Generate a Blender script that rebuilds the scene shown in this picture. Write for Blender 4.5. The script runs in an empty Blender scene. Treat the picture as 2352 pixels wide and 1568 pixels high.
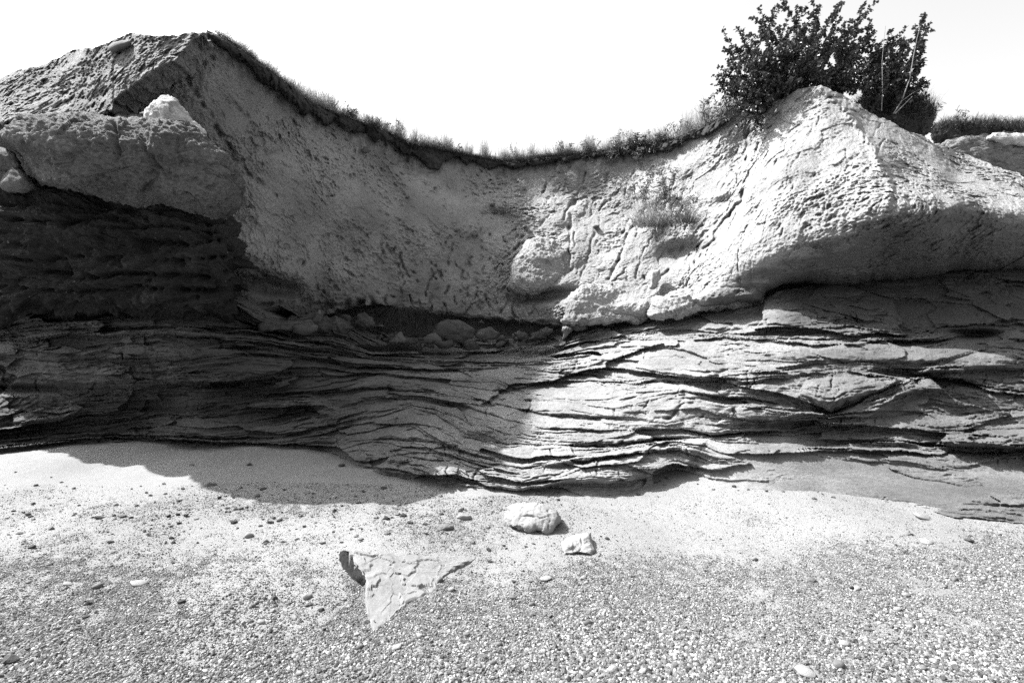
import bpy, math, random
import numpy as np

# ----------------------------------------------------------------- camera, sky, sun, exposure
scene = bpy.context.scene
COL = scene.collection
CAM_H, F = 1.6, 1176.0            # eye height; focal length on a 2352 x 1568 sheet (18 mm lens)
cam_data = bpy.data.cameras.new('camera')
cam_data.sensor_width, cam_data.lens = 36.0, 18.0
cam_data.clip_start, cam_data.clip_end = 0.05, 3000
cam = bpy.data.objects.new('camera', cam_data)
COL.objects.link(cam)
cam.location = (0, 0, CAM_H)
cam.rotation_euler = (math.radians(90), 0, 0)
scene.camera = cam

SUN_DIR = np.array([-1.0, 0.31, 1.34]); SUN_DIR /= np.linalg.norm(SUN_DIR)     # towards the sun
sun_el = math.asin(SUN_DIR[2])
sun_az = math.atan2(SUN_DIR[0], SUN_DIR[1])                                     # from +Y, clockwise
world = bpy.data.worlds.new('World'); scene.world = world
world.use_nodes = True
wn, wl = world.node_tree.nodes, world.node_tree.links
wn.clear()
sky = wn.new('ShaderNodeTexSky'); sky.sky_type = 'NISHITA'; sky.sun_disc = False
sky.sun_elevation = sun_el; sky.sun_rotation = sun_az
sky.air_density = 1.5; sky.dust_density = 5.0; sky.ozone_density = 1.0
bw = wn.new('ShaderNodeRGBToBW')                                                # black and white film
bg = wn.new('ShaderNodeBackground'); bg.inputs['Strength'].default_value = 0.12
wo = wn.new('ShaderNodeOutputWorld')
wl.new(sky.outputs[0], bw.inputs[0]); wl.new(bw.outputs[0], bg.inputs[0]); wl.new(bg.outputs[0], wo.inputs[0])

sun_data = bpy.data.lights.new('sun', 'SUN'); sun_data.energy = 5.0
sun_data.angle = math.radians(0.5); sun_data.color = (1, 1, 1)
sun = bpy.data.objects.new('sun', sun_data); COL.objects.link(sun)
sun.rotation_euler = (math.pi/2 - sun_el, 0, math.pi - sun_az)
sun.location = (-20, 7, 25)

scene.view_settings.view_transform = 'Standard'
scene.view_settings.look = 'None'
scene.view_settings.exposure = 1.75
scene.view_settings.gamma = 1.0
scene.view_settings.use_curve_mapping = False
scene.render.engine = 'CYCLES'
scene.cycles.max_bounces = 4
scene.cycles.use_denoising = False       # keep the film-like grain
scene.render.filter_size = 1.1

# ----------------------------------------------------------------- noise
RNG = np.random.default_rng(7)
PERM = RNG.permutation(256).astype(np.int32)
GRAD = RNG.normal(size=(256, 3)).astype(np.float32)
GRAD /= np.linalg.norm(GRAD, axis=1, keepdims=True)

def noise3(p):
    p = np.asarray(p, np.float32)
    i = np.floor(p).astype(np.int32); f = p - i
    u = f*f*f*(f*(f*6-15)+10)
    out = np.zeros(len(p), np.float32)
    for dx in (0, 1):
        wx = u[:, 0] if dx else 1-u[:, 0]
        hx = PERM[(i[:, 0]+dx) & 255]
        for dy in (0, 1):
            wy = u[:, 1] if dy else 1-u[:, 1]
            hy = PERM[(hx+i[:, 1]+dy) & 255]
            for dz in (0, 1):
                wz = u[:, 2] if dz else 1-u[:, 2]
                g = GRAD[PERM[(hy+i[:, 2]+dz) & 255]]
                d = g[:, 0]*(f[:, 0]-dx)+g[:, 1]*(f[:, 1]-dy)+g[:, 2]*(f[:, 2]-dz)
                out += wx*wy*wz*d
    return out*1.5

def fbm(p, octaves=4, gain=0.5, lac=2.03, mode='n'):
    p = np.asarray(p, np.float32)
    s = np.zeros(len(p), np.float32); a, k = 1.0, 1.0
    for o in range(octaves):
        n = noise3(p*k+o*17.3)
        if mode == 'b': n = np.abs(n)*2-0.5
        elif mode == 'r': n = 0.5-np.abs(n)*2
        s += a*n; a *= gain; k *= lac
    return s

def v3(a, b, c):
    return np.stack(np.broadcast_arrays(a, b, c), -1).reshape(-1, 3)

def sstep(a, b, x):
    t = np.clip((x-a)/(b-a), 0, 1)
    return t*t*(3-2*t)

def warp(P, k, a):
    return P+np.stack([noise3(P*k+11), noise3(P*k+23), noise3(P*k+37)], -1)*a

RPT = RNG.random((256, 3)).astype(np.float32); RV = RNG.normal(size=(256, 3)).astype(np.float32); R1 = (RNG.random(256)*2-1).astype(np.float32)
def facets(P, step=0.5, tilt=0.5):
    """broken facets: every cell of a random mosaic has its own height and slope"""
    P = np.asarray(P, np.float32); i = np.floor(P).astype(np.int32); f = P-i
    best = np.full(len(P), 9e9, np.float32); hid = np.zeros(len(P), np.int32); off = np.zeros_like(P)
    for dx in (-1, 0, 1):
        hx = PERM[(i[:, 0]+dx) & 255]
        for dy in (-1, 0, 1):
            hy = PERM[(hx+i[:, 1]+dy) & 255]
            for dz in (-1, 0, 1):
                h = PERM[(hy+i[:, 2]+dz) & 255]
                o = f-RPT[h]-np.array([dx, dy, dz], np.float32)
                d = (o*o).sum(1); m = d < best
                best = np.where(m, d, best); hid = np.where(m, h, hid); off[m] = o[m]
    return R1[hid]*step+(off*RV[hid]).sum(1)*tilt

def crumble(P, a):
    """broken earth: clods, chips and pits"""
    Q = warp(P, 2.0, 0.04)
    D = facets(Q*5.5, 0.2, 0.4)*a*0.45+facets(Q*15+5, 0.3, 0.5)*a*0.5
    D += fbm(Q*11, 2, 0.6)*a*0.25+noise3(Q*27)*a*0.55+noise3(Q*44+3)*a*0.35
    p = noise3(Q*9+50)
    return D-sstep(0.34, 0.5, p)*a*1.1

# ----------------------------------------------------------------- geometry helpers
def w2(px, py, Y):
    """point at depth Y in the direction of the sheet position (px, py)"""
    return np.stack([(px-1176)/F*Y, Y*np.ones_like(px), CAM_H+(784-py)/F*Y], -1)

BEACH_SLOPE = 0.06
def beach_Y(py):
    return CAM_H*F/(py-784+BEACH_SLOPE*F)

def tps(ctrl, px, py, smooth=1e-4):
    """smooth surface through control points (px, py, depth); planes stay planes"""
    c = np.array(ctrl, float); q = c[:, :2]/500.0; val = 1/c[:, 2]; n = len(c)
    def U(r2): return np.where(r2 > 1e-12, r2*np.log(np.maximum(r2, 1e-12)), 0)
    K = U(((q[:, None]-q[None])**2).sum(-1)) + np.eye(n)*smooth
    P = np.hstack([np.ones((n, 1)), q])
    A = np.vstack([np.hstack([K, P]), np.hstack([P.T, np.zeros((3, 3))])])
    w = np.linalg.solve(A, np.concatenate([val, np.zeros(3)]))
    x, y = px.ravel()/500.0, py.ravel()/500.0
    out = w[n]+w[n+1]*x+w[n+2]*y
    for k in range(n):
        out = out + w[k]*U((x-q[k, 0])**2+(y-q[k, 1])**2)
    return (1/out).reshape(px.shape)

def ln(pts):
    a = np.array(pts, float)
    return lambda x: np.interp(x, a[:, 0], a[:, 1])

def make_mesh(name, V, Fq, mat, smooth=True, attrs=None):
    V = np.asarray(V, np.float32); Fq = np.asarray(Fq, np.int32)
    me = bpy.data.meshes.new(name)
    n = Fq.shape[1]
    me.vertices.add(len(V)); me.vertices.foreach_set('co', V.ravel())
    me.loops.add(Fq.size); me.loops.foreach_set('vertex_index', Fq.ravel())
    me.polygons.add(len(Fq))
    me.polygons.foreach_set('loop_start', np.arange(0, Fq.size, n, dtype=np.int32))
    me.polygons.foreach_set('use_smooth', np.full(len(Fq), smooth))
    if attrs:
        for k, a in attrs.items():
            at = me.attributes.new(k, 'FLOAT', 'POINT'); at.data.foreach_set('value', np.asarray(a, np.float32))
    me.update(calc_edges=True)
    me.materials.append(mat)
    return me

def obj(name, me, parent=None, loc=None):
    o = bpy.data.objects.new(name, me); COL.objects.link(o)
    if parent: o.parent = parent
    if loc is not None: o.location = loc
    return o

def tag(o, label=None, cat=None, group=None, kind=None):
    for k, v in (('label', label), ('category', cat), ('group', group), ('kind', kind)):
        if v: o[k] = v
    return o

def compact(V, Fq):
    used = np.unique(Fq); m = np.full(len(V), -1, np.int32); m[used] = np.arange(len(used))
    return V[used], m[Fq]

def based(name, V, Fq, mat, smooth=True, parent=None, attrs=None):
    """one mesh object whose origin sits at the thing's base"""
    V = np.asarray(V)
    b = np.array([(V[:, 0].min()+V[:, 0].max())/2, (V[:, 1].min()+V[:, 1].max())/2, V[:, 2].min()])
    return obj(name, make_mesh(name, V-b, Fq, mat, smooth, attrs), parent, b)

def grid_faces(nr, nc, wrap=False):
    r = np.arange(nr-1)[:, None]; c = np.arange(nc if wrap else nc-1)[None]
    c2 = (c+1) % nc
    return np.stack([r*nc+c, (r+1)*nc+c, (r+1)*nc+c2, r*nc+c2], -1).reshape(-1, 4)

def vnormals(V, Fq):
    a, b, c, d = (V[Fq[:, i]] for i in range(4))
    n = np.cross(c-a, d-b)
    N = np.zeros_like(V)
    for i in range(4):
        for k in range(3):
            N[:, k] += np.bincount(Fq[:, i], n[:, k], len(V))
    return N/np.maximum(np.linalg.norm(N, axis=1, keepdims=True), 1e-12)

def seg_dist(px, py, pts):
    d = np.full(px.shape, 1e9)
    for (x0, y0), (x1, y1) in zip(pts[:-1], pts[1:]):
        vx, vy = x1-x0, y1-y0
        t = np.clip(((px-x0)*vx+(py-y0)*vy)/(vx*vx+vy*vy+1e-9), 0, 1)
        d = np.minimum(d, np.hypot(px-x0-t*vx, py-y0-t*vy))
    return d

def inside(px, py, poly):
    r = np.zeros(px.shape, bool)
    for (x0, y0), (x1, y1) in zip(poly, poly[1:]+poly[:1]):
        if y0 == y1: continue
        r ^= ((y0 > py) != (y1 > py)) & (px < (x1-x0)*(py-y0)/(y1-y0)+x0)
    return r

def bbox(px, py, pts, m):
    a = np.array(pts); lo = a.min(0)-m; hi = a.max(0)+m
    return (px > lo[0]) & (px < hi[0]) & (py > lo[1]) & (py < hi[1])

def grooves(px, py, items, wob=None):
    """depth pushed in along cracks: items of (points, width, depth)"""
    D = np.zeros(px.shape)
    for pts, w, dep in items:
        m = bbox(px, py, pts, w*4)
        x, y = px[m], py[m]
        if wob is not None: x, y = x+wob[0][m], y+wob[1][m]
        D[m] += dep*np.clip(0.6+1.3*noise3(v3(px[m]/17, py[m]/17, 0*px[m]+dep*90)), 0.05, 1.4)*np.exp(-(seg_dist(x, y, pts)/w)**2)
    return D

def plates(px, py, items, wob=None):
    """relief raised inside outlines: items of (outline, edge softness, height)"""
    D = np.zeros(px.shape)
    for pts, w, h in items:
        m = bbox(px, py, pts, 12)
        x, y = px[m], py[m]
        if wob is not None: x, y = x+wob[0][m], y+wob[1][m]
        d = seg_dist(x, y, pts+pts[:1])
        D[m] += np.where(inside(x, y, pts), h*(1-np.exp(-d/w)), 0)
    return D

def lumps(px, py, items):
    D = np.zeros(px.shape)
    for cx, cy, rx, ry, rot, h in items:
        c, s = math.cos(math.radians(rot)), math.sin(math.radians(rot))
        m = (np.abs(px-cx) < 3*(rx+ry)) & (np.abs(py-cy) < 3*(rx+ry))
        x, y = px[m]-cx, py[m]-cy
        u, v = (x*c+y*s)/rx, (-x*s+y*c)/ry
        D[m] += h*np.exp(-(u*u+v*v)**1.3)
    return D

# ----------------------------------------------------------------- materials (grey scale: the photograph is black and white)
def new_mat(name):
    m = bpy.data.materials.new(name); m.use_nodes = True
    nt = m.node_tree; nt.nodes.clear()
    out = nt.nodes.new('ShaderNodeOutputMaterial'); b = nt.nodes.new('ShaderNodeBsdfPrincipled')
    nt.links.new(b.outputs[0], out.inputs[0])
    b.inputs['Roughness'].default_value = 0.92
    b.inputs['Specular IOR Level'].default_value = 0.2
    return m, nt, b, out

def n_tex(nt, scale, detail=6, rough=0.6, stretch=None, dist=0.0):
    g = nt.nodes.new('ShaderNodeNewGeometry')
    t = nt.nodes.new('ShaderNodeTexNoise')
    t.inputs['Scale'].default_value = scale; t.inputs['Detail'].default_value = detail
    t.inputs['Roughness'].default_value = rough; t.inputs['Distortion'].default_value = dist
    if stretch:
        mp = nt.nodes.new('ShaderNodeMapping'); mp.inputs['Scale'].default_value = stretch
        if len(stretch) > 3: pass
        nt.links.new(g.outputs['Position'], mp.inputs[0]); nt.links.new(mp.outputs[0], t.inputs['Vector'])
    else:
        nt.links.new(g.outputs['Position'], t.inputs['Vector'])
    return t

def mul(nt, a, b, op='MULTIPLY', clamp=False):
    n = nt.nodes.new('ShaderNodeMath'); n.operation = op; n.use_clamp = clamp
    for i, v in enumerate((a, b)):
        if isinstance(v, (int, float)): n.inputs[i].default_value = v
        else: nt.links.new(v, n.inputs[i])
    return n.outputs[0]

def rng_map(nt, v, a, b, c, d):
    n = nt.nodes.new('ShaderNodeMapRange')
    n.inputs[1].default_value, n.inputs[2].default_value, n.inputs[3].default_value, n.inputs[4].default_value = a, b, c, d
    nt.links.new(v, n.inputs[0]); return n.outputs[0]

def rock_mat(name, base, var=0.35, big=0.9, fine=30, stretch=(1, 1, 1), bump=0.6, bump_scale=45, bump_dist=0.02, specks=0.0, soil_shade=None):
    m, nt, b, out = new_mat(name)
    t1 = n_tex(nt, big, 4, 0.55, stretch); t2 = n_tex(nt, fine, 6, 0.7, stretch)
    v = mul(nt, rng_map(nt, t1.outputs[0], 0.3, 0.7, 1-var, 1+var), rng_map(nt, t2.outputs[0], 0.3, 0.7, 1-var*1.15, 1+var*1.15))
    v = mul(nt, v, base)
    if specks:
        g = nt.nodes.new('ShaderNodeNewGeometry')
        vo = nt.nodes.new('ShaderNodeTexVoronoi'); vo.inputs['Scale'].default_value = 14
        nt.links.new(g.outputs['Position'], vo.inputs['Vector'])
        near = rng_map(nt, vo.outputs['Distance'], 0.10, 0.16, 1, 0)
        sep = nt.nodes.new('ShaderNodeSeparateColor'); nt.links.new(vo.outputs['Color'], sep.inputs[0])
        pick = rng_map(nt, sep.outputs[0], 0.86, 0.9, 0, 1)
        v = mul(nt, v, mul(nt, mul(nt, near, pick), specks*0.5), 'ADD')
    if soil_shade:  # dark tone mixed in by attribute: topsoil stain, damp clay and painted shade
        at = nt.nodes.new('ShaderNodeAttribute'); at.attribute_name = 'soil_shade'
        mx = nt.nodes.new('ShaderNodeMix'); mx.inputs[3].default_value = soil_shade
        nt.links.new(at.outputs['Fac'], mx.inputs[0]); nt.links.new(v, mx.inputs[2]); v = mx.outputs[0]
    cmb = nt.nodes.new('ShaderNodeCombineColor')
    for i in range(3): nt.links.new(v, cmb.inputs[i])
    nt.links.new(cmb.outputs[0], b.inputs['Base Color'])
    t3 = n_tex(nt, bump_scale, 9, 0.72, stretch, 0.3)
    bp = nt.nodes.new('ShaderNodeBump'); bp.inputs['Strength'].default_value = bump; bp.inputs['Distance'].default_value = bump_dist
    nt.links.new(t3.outputs[0], bp.inputs['Height']); nt.links.new(bp.outputs[0], b.inputs['Normal'])
    return m

M = {}
M['clay'] = rock_mat('clay_earth', 0.195, 0.28, 1.2, 55, (1, 1, 1.0), 0.8, 38, 0.03, 0.18, soil_shade=0.02)
M['bluff'] = rock_mat('pale_clay', 0.2, 0.2, 1.2, 55, (1, 1, 1), 0.8, 38, 0.03, 0.1, soil_shade=0.06)  # second tone is the shade painted on its belly
M['strata'] = rock_mat('layered_sandstone', 0.165, 0.3, 1.0, 18, (1, 1, 4), 0.8, 34, 0.02, 0.12, soil_shade=0.030)
M['boulder'] = rock_mat('rough_sandstone', 0.09, 0.3, 1.5, 24, (1, 1, 2), 0.9, 36, 0.03, 0.1)
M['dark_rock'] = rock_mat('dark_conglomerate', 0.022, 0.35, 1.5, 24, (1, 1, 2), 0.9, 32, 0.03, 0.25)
M['hill'] = rock_mat('stony_earth', 0.135, 0.3, 1.5, 24, (1, 1, 1), 0.9, 36, 0.03, 0.2)
M['pale'] = rock_mat('pale_earth', 0.33, 0.2, 2, 24, (1, 1, 1), 0.8, 36, 0.03)
M['rubble'] = rock_mat('rubble_stone', 0.055, 0.4, 3, 30, (1, 1, 1), 0.8, 60, 0.02, 0.1)
M['white_stone'] = rock_mat('white_limestone', 0.175, 0.12, 3, 30, (1, 1, 1), 0.5, 45, 0.012)
M['slab'] = rock_mat('grey_slate', 0.15, 0.12, 3, 30, (1, 1, 1), 0.4, 30, 0.01)
M['smooth'] = rock_mat('worn_cobble', 0.07, 0.15, 5, 60, (1, 1, 1), 0.3, 120, 0.004)
M['dark_stone'] = rock_mat('dark_chip', 0.035, 0.25, 5, 40, (1, 1, 1), 0.5, 80, 0.008)
M['grey_stone'] = rock_mat('grey_pebble', 0.09, 0.25, 5, 40, (1, 1, 1), 0.5, 80, 0.008)
M['sand'] = rock_mat('beach_sand', 0.155, 0.16, 0.8, 130, (1, 1, 1), 0.9, 110, 0.008)
M['soil_shade'] = rock_mat('dark_topsoil', 0.03, 0.6, 3, 40, (1, 1, 1), 1.0, 40, 0.03)
M['black'] = rock_mat('black_edge', 0.012, 0.3, 6, 50)  # near-black tone of the slab's end face
M['plateau'] = rock_mat('meadow_ground', 0.05, 0.3, 1, 10)

def leaf_mat(name, base, trans=0.3, rough=0.5, var=0.4):
    m, nt, b, out = new_mat(name)
    t = n_tex(nt, 9, 3, 0.6)
    v = mul(nt, rng_map(nt, t.outputs[0], 0.3, 0.7, 1-var, 1+var), base)
    cmb = nt.nodes.new('ShaderNodeCombineColor')
    for i in range(3): nt.links.new(v, cmb.inputs[i])
    nt.links.new(cmb.outputs[0], b.inputs['Base Color'])
    b.inputs['Roughness'].default_value = rough; b.inputs['Specular IOR Level'].default_value = 0.5
    tr = nt.nodes.new('ShaderNodeBsdfTranslucent'); nt.links.new(cmb.outputs[0], tr.inputs[0])
    mx = nt.nodes.new('ShaderNodeMixShader'); mx.inputs[0].default_value = trans
    nt.links.new(b.outputs[0], mx.inputs[1]); nt.links.new(tr.outputs[0], mx.inputs[2]); nt.links.new(mx.outputs[0], out.inputs[0])
    return m
M['leaf'] = leaf_mat('bush_leaf', 0.034, 0.25, 0.35)
M['weed'] = leaf_mat('weed_leaf', 0.09, 0.3, 0.6)
M['grass'] = leaf_mat('meadow_grass', 0.24, 0.45, 0.7)
M['dry_grass'] = leaf_mat('dry_grass', 0.25, 0.3, 0.7)
M['dark_grass'] = leaf_mat('dark_grass', 0.03, 0.3, 0.7)
M['twig'] = rock_mat('twig_bark', 0.05, 0.3, 10, 60)

# ----------------------------------------------------------------- beach
def beach_z(x, y):
    n = fbm(v3(x*0.5, y*0.5, 0*x), 3)*0.035 + fbm(v3(x*2.2, y*2.2, 0*x+3), 3)*0.008
    return BEACH_SLOPE*np.clip(y, -40, 14) + n*sstep(1.0, 2.5, np.hypot(x, y))
ang = np.concatenate([np.linspace(-180, -62, 40)[:-1], np.linspace(-62, 62, 720), np.linspace(62, 180, 40)[1:]])
rad = np.concatenate([[0.3, 0.8, 1.3], np.geomspace(1.7, 11, 320), np.geomspace(12, 400, 24)])
A, R_ = np.meshgrid(np.radians(ang), rad)
bx, by = R_*np.sin(A), R_*np.cos(A)
bzv = beach_z(bx.ravel(), by.ravel())
Vb = np.stack([bx.ravel(), by.ravel(), bzv], -1)
tiny = fbm(Vb*np.array([14, 14, 0]), 3)*0.004*np.exp(-R_.ravel()/10)
Vb[:, 2] += tiny
fb = grid_faces(len(rad), len(ang))
cen = np.array([[0, 0, 0.0]])
beach = obj('beach', make_mesh('beach', Vb, fb[:, ::-1], M['sand']))
tag(beach, 'pale sandy beach strewn with gravel in front of the cliff', 'beach', kind='structure')

def beach_pt(px, py):
    """point of the beach seen in the direction (px, py)"""
    Y = beach_Y(np.asarray(py, float)); px = np.asarray(px, float)
    for _ in range(6):
        x = (px-1176)/F*Y
        z = beach_z(np.atleast_1d(x), np.atleast_1d(Y))
        Y = (CAM_H-z)*F/(np.atleast_1d(py)-784)
    x = (px-1176)/F*Y
    return np.stack([np.atleast_1d(x), Y, beach_z(np.atleast_1d(x), Y)], -1)

# ----------------------------------------------------------------- layered rock shelf
foot = ln([(-700, 1000), (-300, 1010), (0, 1031), (100, 1021), (250, 1008), (336, 1016), (470, 1021), (570, 1024), (638, 1022), (700, 1032), (760, 1055), (900, 1090),
           (1000, 1108), (1080, 1122), (1200, 1127), (1300, 1112), (1440, 1113), (1480, 1100), (1560, 1086), (1600, 1095), (1680, 1108), (1770, 1108),
           (1800, 1098), (1900, 1116), (2080, 1132), (2200, 1150), (2352, 1162), (2700, 1180), (3100, 1190)])
topl = ln([(-700, 700), (-100, 690), (0, 683), (150, 681), (300, 684), (400, 688), (480, 696), (530, 706), (590, 743), (620, 756), (660, 762), (740, 756), (800, 768), (850, 796),
           (940, 806), (1060, 801), (1200, 796), (1290, 793), (1350, 768), (1380, 752), (1480, 733), (1560, 716), (1640, 702), (1740, 684), (1765, 655), (1800, 640),
           (1870, 636), (1960, 640), (2050, 632), (2150, 620), (2250, 607), (2352, 605), (2700, 600), (3100, 620)])
LINES = [
    topl,
    ln([(-700, 745), (0, 752), (77, 741), (168, 734), (235, 726), (356, 724), (437, 717), (520, 730), (600, 752), (660, 772), (760, 775), (850, 803), (1000, 812), (1250, 802), (1350, 776),
        (1450, 765), (1568, 760), (1645, 766), (1719, 752), (1803, 739), (1870, 739), (1971, 746), (2038, 756), (2089, 762), (2173, 745), (2352, 735), (3100, 730)]),
    ln([(-700, 765), (0, 768), (100, 756), (240, 756), (360, 754), (420, 752), (520, 764), (600, 766), (660, 782), (760, 790), (850, 815), (1000, 822), (1250, 815), (1350, 790),
        (1450, 782), (1568, 779), (1645, 770), (1736, 781), (1786, 783), (1864, 788), (1971, 785), (2089, 785), (2146, 784), (2179, 779), (2352, 781), (3100, 790)]),
    ln([(-700, 790), (0, 783), (57, 787), (161, 769), (235, 775), (285, 772), (360, 768), (437, 775), (551, 778), (620, 783), (700, 803), (860, 826), (1000, 832), (1200, 834), (1300, 826),
        (1400, 810), (1500, 800), (1568, 806), (1640, 832), (1700, 830), (1800, 833), (1900, 832), (2000, 833), (2132, 838), (2250, 800), (2352, 810), (3100, 830)]),
    ln([(-700, 830), (0, 820), (134, 833), (269, 823), (403, 830), (537, 816), (705, 823), (784, 838), (1000, 852), (1187, 845), (1288, 861), (1355, 861), (1456, 878), (1568, 876), (1622, 878),
        (1702, 873), (1853, 864), (1921, 857), (2005, 854), (2072, 864), (2119, 866), (2132, 857), (2173, 857), (2273, 853), (2352, 851), (3100, 870)]),
    ln([(-700, 890), (0, 892), (100, 893), (168, 895), (269, 890), (336, 888), (403, 885), (504, 883), (605, 877), (672, 868), (739, 863), (784, 863), (885, 857), (969, 870), (1069, 877),
        (1137, 880), (1210, 908), (1300, 915), (1400, 928), (1568, 900), (1672, 917), (1720, 915), (1800, 930), (1904, 947), (1960, 925), (2068, 882), (2132, 866), (2189, 873), (2273, 890), (2352, 900), (3100, 920)]),
    ln([(-700, 985), (0, 979), (67, 971), (134, 964), (201, 948), (285, 940), (369, 939), (470, 935), (537, 920), (588, 914), (672, 907), (784, 900), (885, 892), (960, 900), (1050, 906), (1130, 925),
        (1250, 950), (1400, 960), (1530, 974), (1600, 960), (1700, 964), (1800, 966), (1870, 955), (1904, 961), (2005, 961), (2139, 947), (2189, 957), (2273, 945), (2352, 938), (3100, 950)]),
    ln([(-700, 1000), (0, 1001), (134, 985), (280, 970), (363, 957), (470, 960), (600, 945), (784, 931), (885, 916), (960, 915), (1050, 930), (1130, 955), (1250, 985), (1400, 990), (1500, 986), (1568, 985),
        (1639, 1001), (1719, 991), (1803, 991), (1864, 984), (1904, 980), (2005, 985), (2139, 992), (2352, 985), (3100, 1000)]),
    ln([(-700, 1005), (0, 1016), (250, 998), (400, 1003), (504, 1010), (638, 1007), (705, 991), (784, 978), (885, 954), (945, 937), (1000, 950), (1069, 998), (1153, 1021), (1237, 1022), (1321, 1025),
        (1405, 1025), (1523, 1009), (1620, 1004), (1669, 1019), (1803, 1024), (1904, 1024), (2072, 1025), (2173, 1039), (2240, 1041), (2352, 1036), (3100, 1050)]),
    ln([(-700, 1015), (0, 1024), (250, 1004), (400, 1010), (570, 1017), (700, 1020), (784, 1018), (900, 1008), (1000, 1018), (1100, 1050), (1200, 1078), (1300, 1064), (1450, 1044), (1560, 1035), (1640, 1062),
        (1750, 1062), (1850, 1052), (2000, 1064), (2200, 1084), (2352, 1082), (3100, 1100)]),
    foot,
]
STEP = 1.75
def spread(a, b, lo, hi, step=STEP):
    return np.concatenate([np.arange(lo, a, 14), np.arange(a, b, step), np.arange(b, hi+1, 14)])

def build_shelf():
    xs = spread(-30, 2385, -700, 3000)
    nc = len(xs)
    nx = lambda f, s: fbm(v3(xs*f, 0*xs+s, 0*xs), 3)
    ys = []
    for k, L in enumerate(LINES):
        y = L(xs)+nx(1/60, k*3.1)*2.6+nx(1/14, k*5.7)*1.1
        if ys: y = np.maximum(y, ys[-1]+3.0)
        ys.append(y)
    ys = [ys[0]-30]+ys+[ys[-1]+70]                    # runs on behind the cliff above and under the sand below
    K = np.array(ys)
    nr = 320
    t = np.linspace(0, 1, nr)[:, None]
    PY = K[0]+(K[-1]-K[0])*t
    PX = np.broadcast_to(xs, PY.shape).copy()
    S = np.empty_like(PY)
    for c in range(nc):
        S[:, c] = np.interp(PY[:, c], K[:, c], np.arange(len(K))-1.0)
    fx = [-700, -300, 0, 150, 336, 570, 700, 900, 1080, 1200, 1440, 1560, 1700, 1900, 2080, 2200, 2352, 2700, 3000]
    ctrl = [(x, float(foot(x)), float(beach_Y(foot(x)))) for x in fx]
    ctrl += [(x, float(foot(x))+60, float(beach_Y(foot(x)+30))) for x in fx]
    ctrl += [(-700, 700, 11), (-300, 690, 8.6), (-80, 690, 7.2), (100, 688, 6.9), (250, 690, 6.75), (480, 700, 6.8), (600, 745, 7.3), (720, 757, 7.9), (850, 795, 8.6), (1000, 800, 9.2), (1200, 795, 9.3), (1350, 765, 9.0),
             (1500, 730, 8.5), (1650, 700, 8.0), (1770, 660, 7.8), (1900, 650, 7.6), (2100, 640, 7.4), (2352, 620, 7.3), (2700, 610, 7.6), (3000, 610, 7.9), (1900, 760, 6.4), (2200, 760, 6.1),
             (150, 890, 6.35), (450, 900, 6.25), (1600, 900, 5.75), (1660, 960, 5.35), (1250, 950, 6.3), (2000, 900, 5.5), (2300, 900, 5.3)]
    Y = tps(ctrl, PX, PY)
    W = w2(PX, PY, Y)
    P = W.reshape(-1, 3)
    Sf = S.ravel(); X = P[:, 0]
    # ledges between the bedding cracks
    wv = fbm(v3(X*0.7, Sf*0.6, 0*X), 3)
    k = np.floor(Sf); f = Sf-k
    peak = np.clip(0.72+0.25*noise3(v3(X*0.8, k*7.1, 0*X+2)), 0.35, 0.93)
    saw = np.where(f < peak, sstep(0, 1, f/peak)*0.6+0.4*f/peak, np.sqrt(np.clip((1-f)/(1-peak), 0, 1)))
    amp = 0.02+0.19*sstep(-0.25, 0.6, fbm(v3(X*0.55, k*3.3, 0*X+9), 2))
    lay = np.array([0.7, 0.8, 0.7, 0.9, 1.3, 1.2, 0.9, 0.9, 1.2, 0.6, 0.3, 0.1])
    kk = np.clip(k.astype(int), 0, 11)
    pxf, pyf = PX.ravel(), PY.ravel()
    def zone(poly, w=25):
        dd = seg_dist(pxf, pyf, poly+poly[:1]); return np.where(inside(pxf, pyf, poly), np.clip(dd/w, 0, 1), 0)
    smooth = np.zeros(len(pxf))
    for poly in ([(1010, 935), (1200, 885), (1560, 882), (1690, 930), (1640, 1000), (1400, 1018), (1180, 1012)], [(1640, 795), (1800, 790), (2352, 788), (2500, 850), (2140, 850), (1850, 858), (1640, 872)],
                 [(1570, 925), (1800, 935), (1900, 955), (1800, 985), (1640, 990)], [(-50, 690), (480, 700), (560, 745), (300, 722), (-50, 745)], [(690, 905), (960, 900), (1080, 930), (1000, 945), (760, 975)],
                 [(2100, 880), (2352, 905), (2500, 1010), (2100, 1015), (1950, 985)]):
        smooth = np.maximum(smooth, zone(poly))
    quiet = 1-0.8*smooth
    D = saw*amp*lay[kk]*(1-0.85*smooth)*(1-0.45*sstep(1650, 1900, pxf)*(kk > 5))
    # finer laminae, cross-bedded, in patches
    Zl = P[:, 2]
    for fr, am, sl, sd in ((2.3, 0.030, 0.3, 1), (4.7, 0.026, 0.55, 4), (10.0, 0.014, 0.8, 8)):
        tilt = noise3(v3(X*0.35, k*2.2+sd, 0*X))*1.6
        q = Sf*fr + tilt*X*sl*2.4 + 0.8*fbm(v3(X*0.9, Sf*1.2, 0*X+sd), 4)+0.35*fbm(v3(X*6, Sf*3, 0*X+sd), 3)
        g = q-np.floor(q)
        pk = 0.75
        s2 = np.where(g < pk, g/pk, (1-g)/(1-pk))
        mask = sstep(-0.05, 0.55, fbm(v3(X*1.1, Sf*1.3, 0*X+sd*3.7), 4))*1.25
        D += (s2-0.5)*am*(0.08+mask)*quiet
    n1 = fbm(v3(X*1.3, P[:, 1]*1.3, Zl*3.0), 4)
    D += n1*0.08
    rough = sstep(-0.15, 0.5, fbm(v3(X*0.8+31, Sf*0.9, 0*X), 3))
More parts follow.
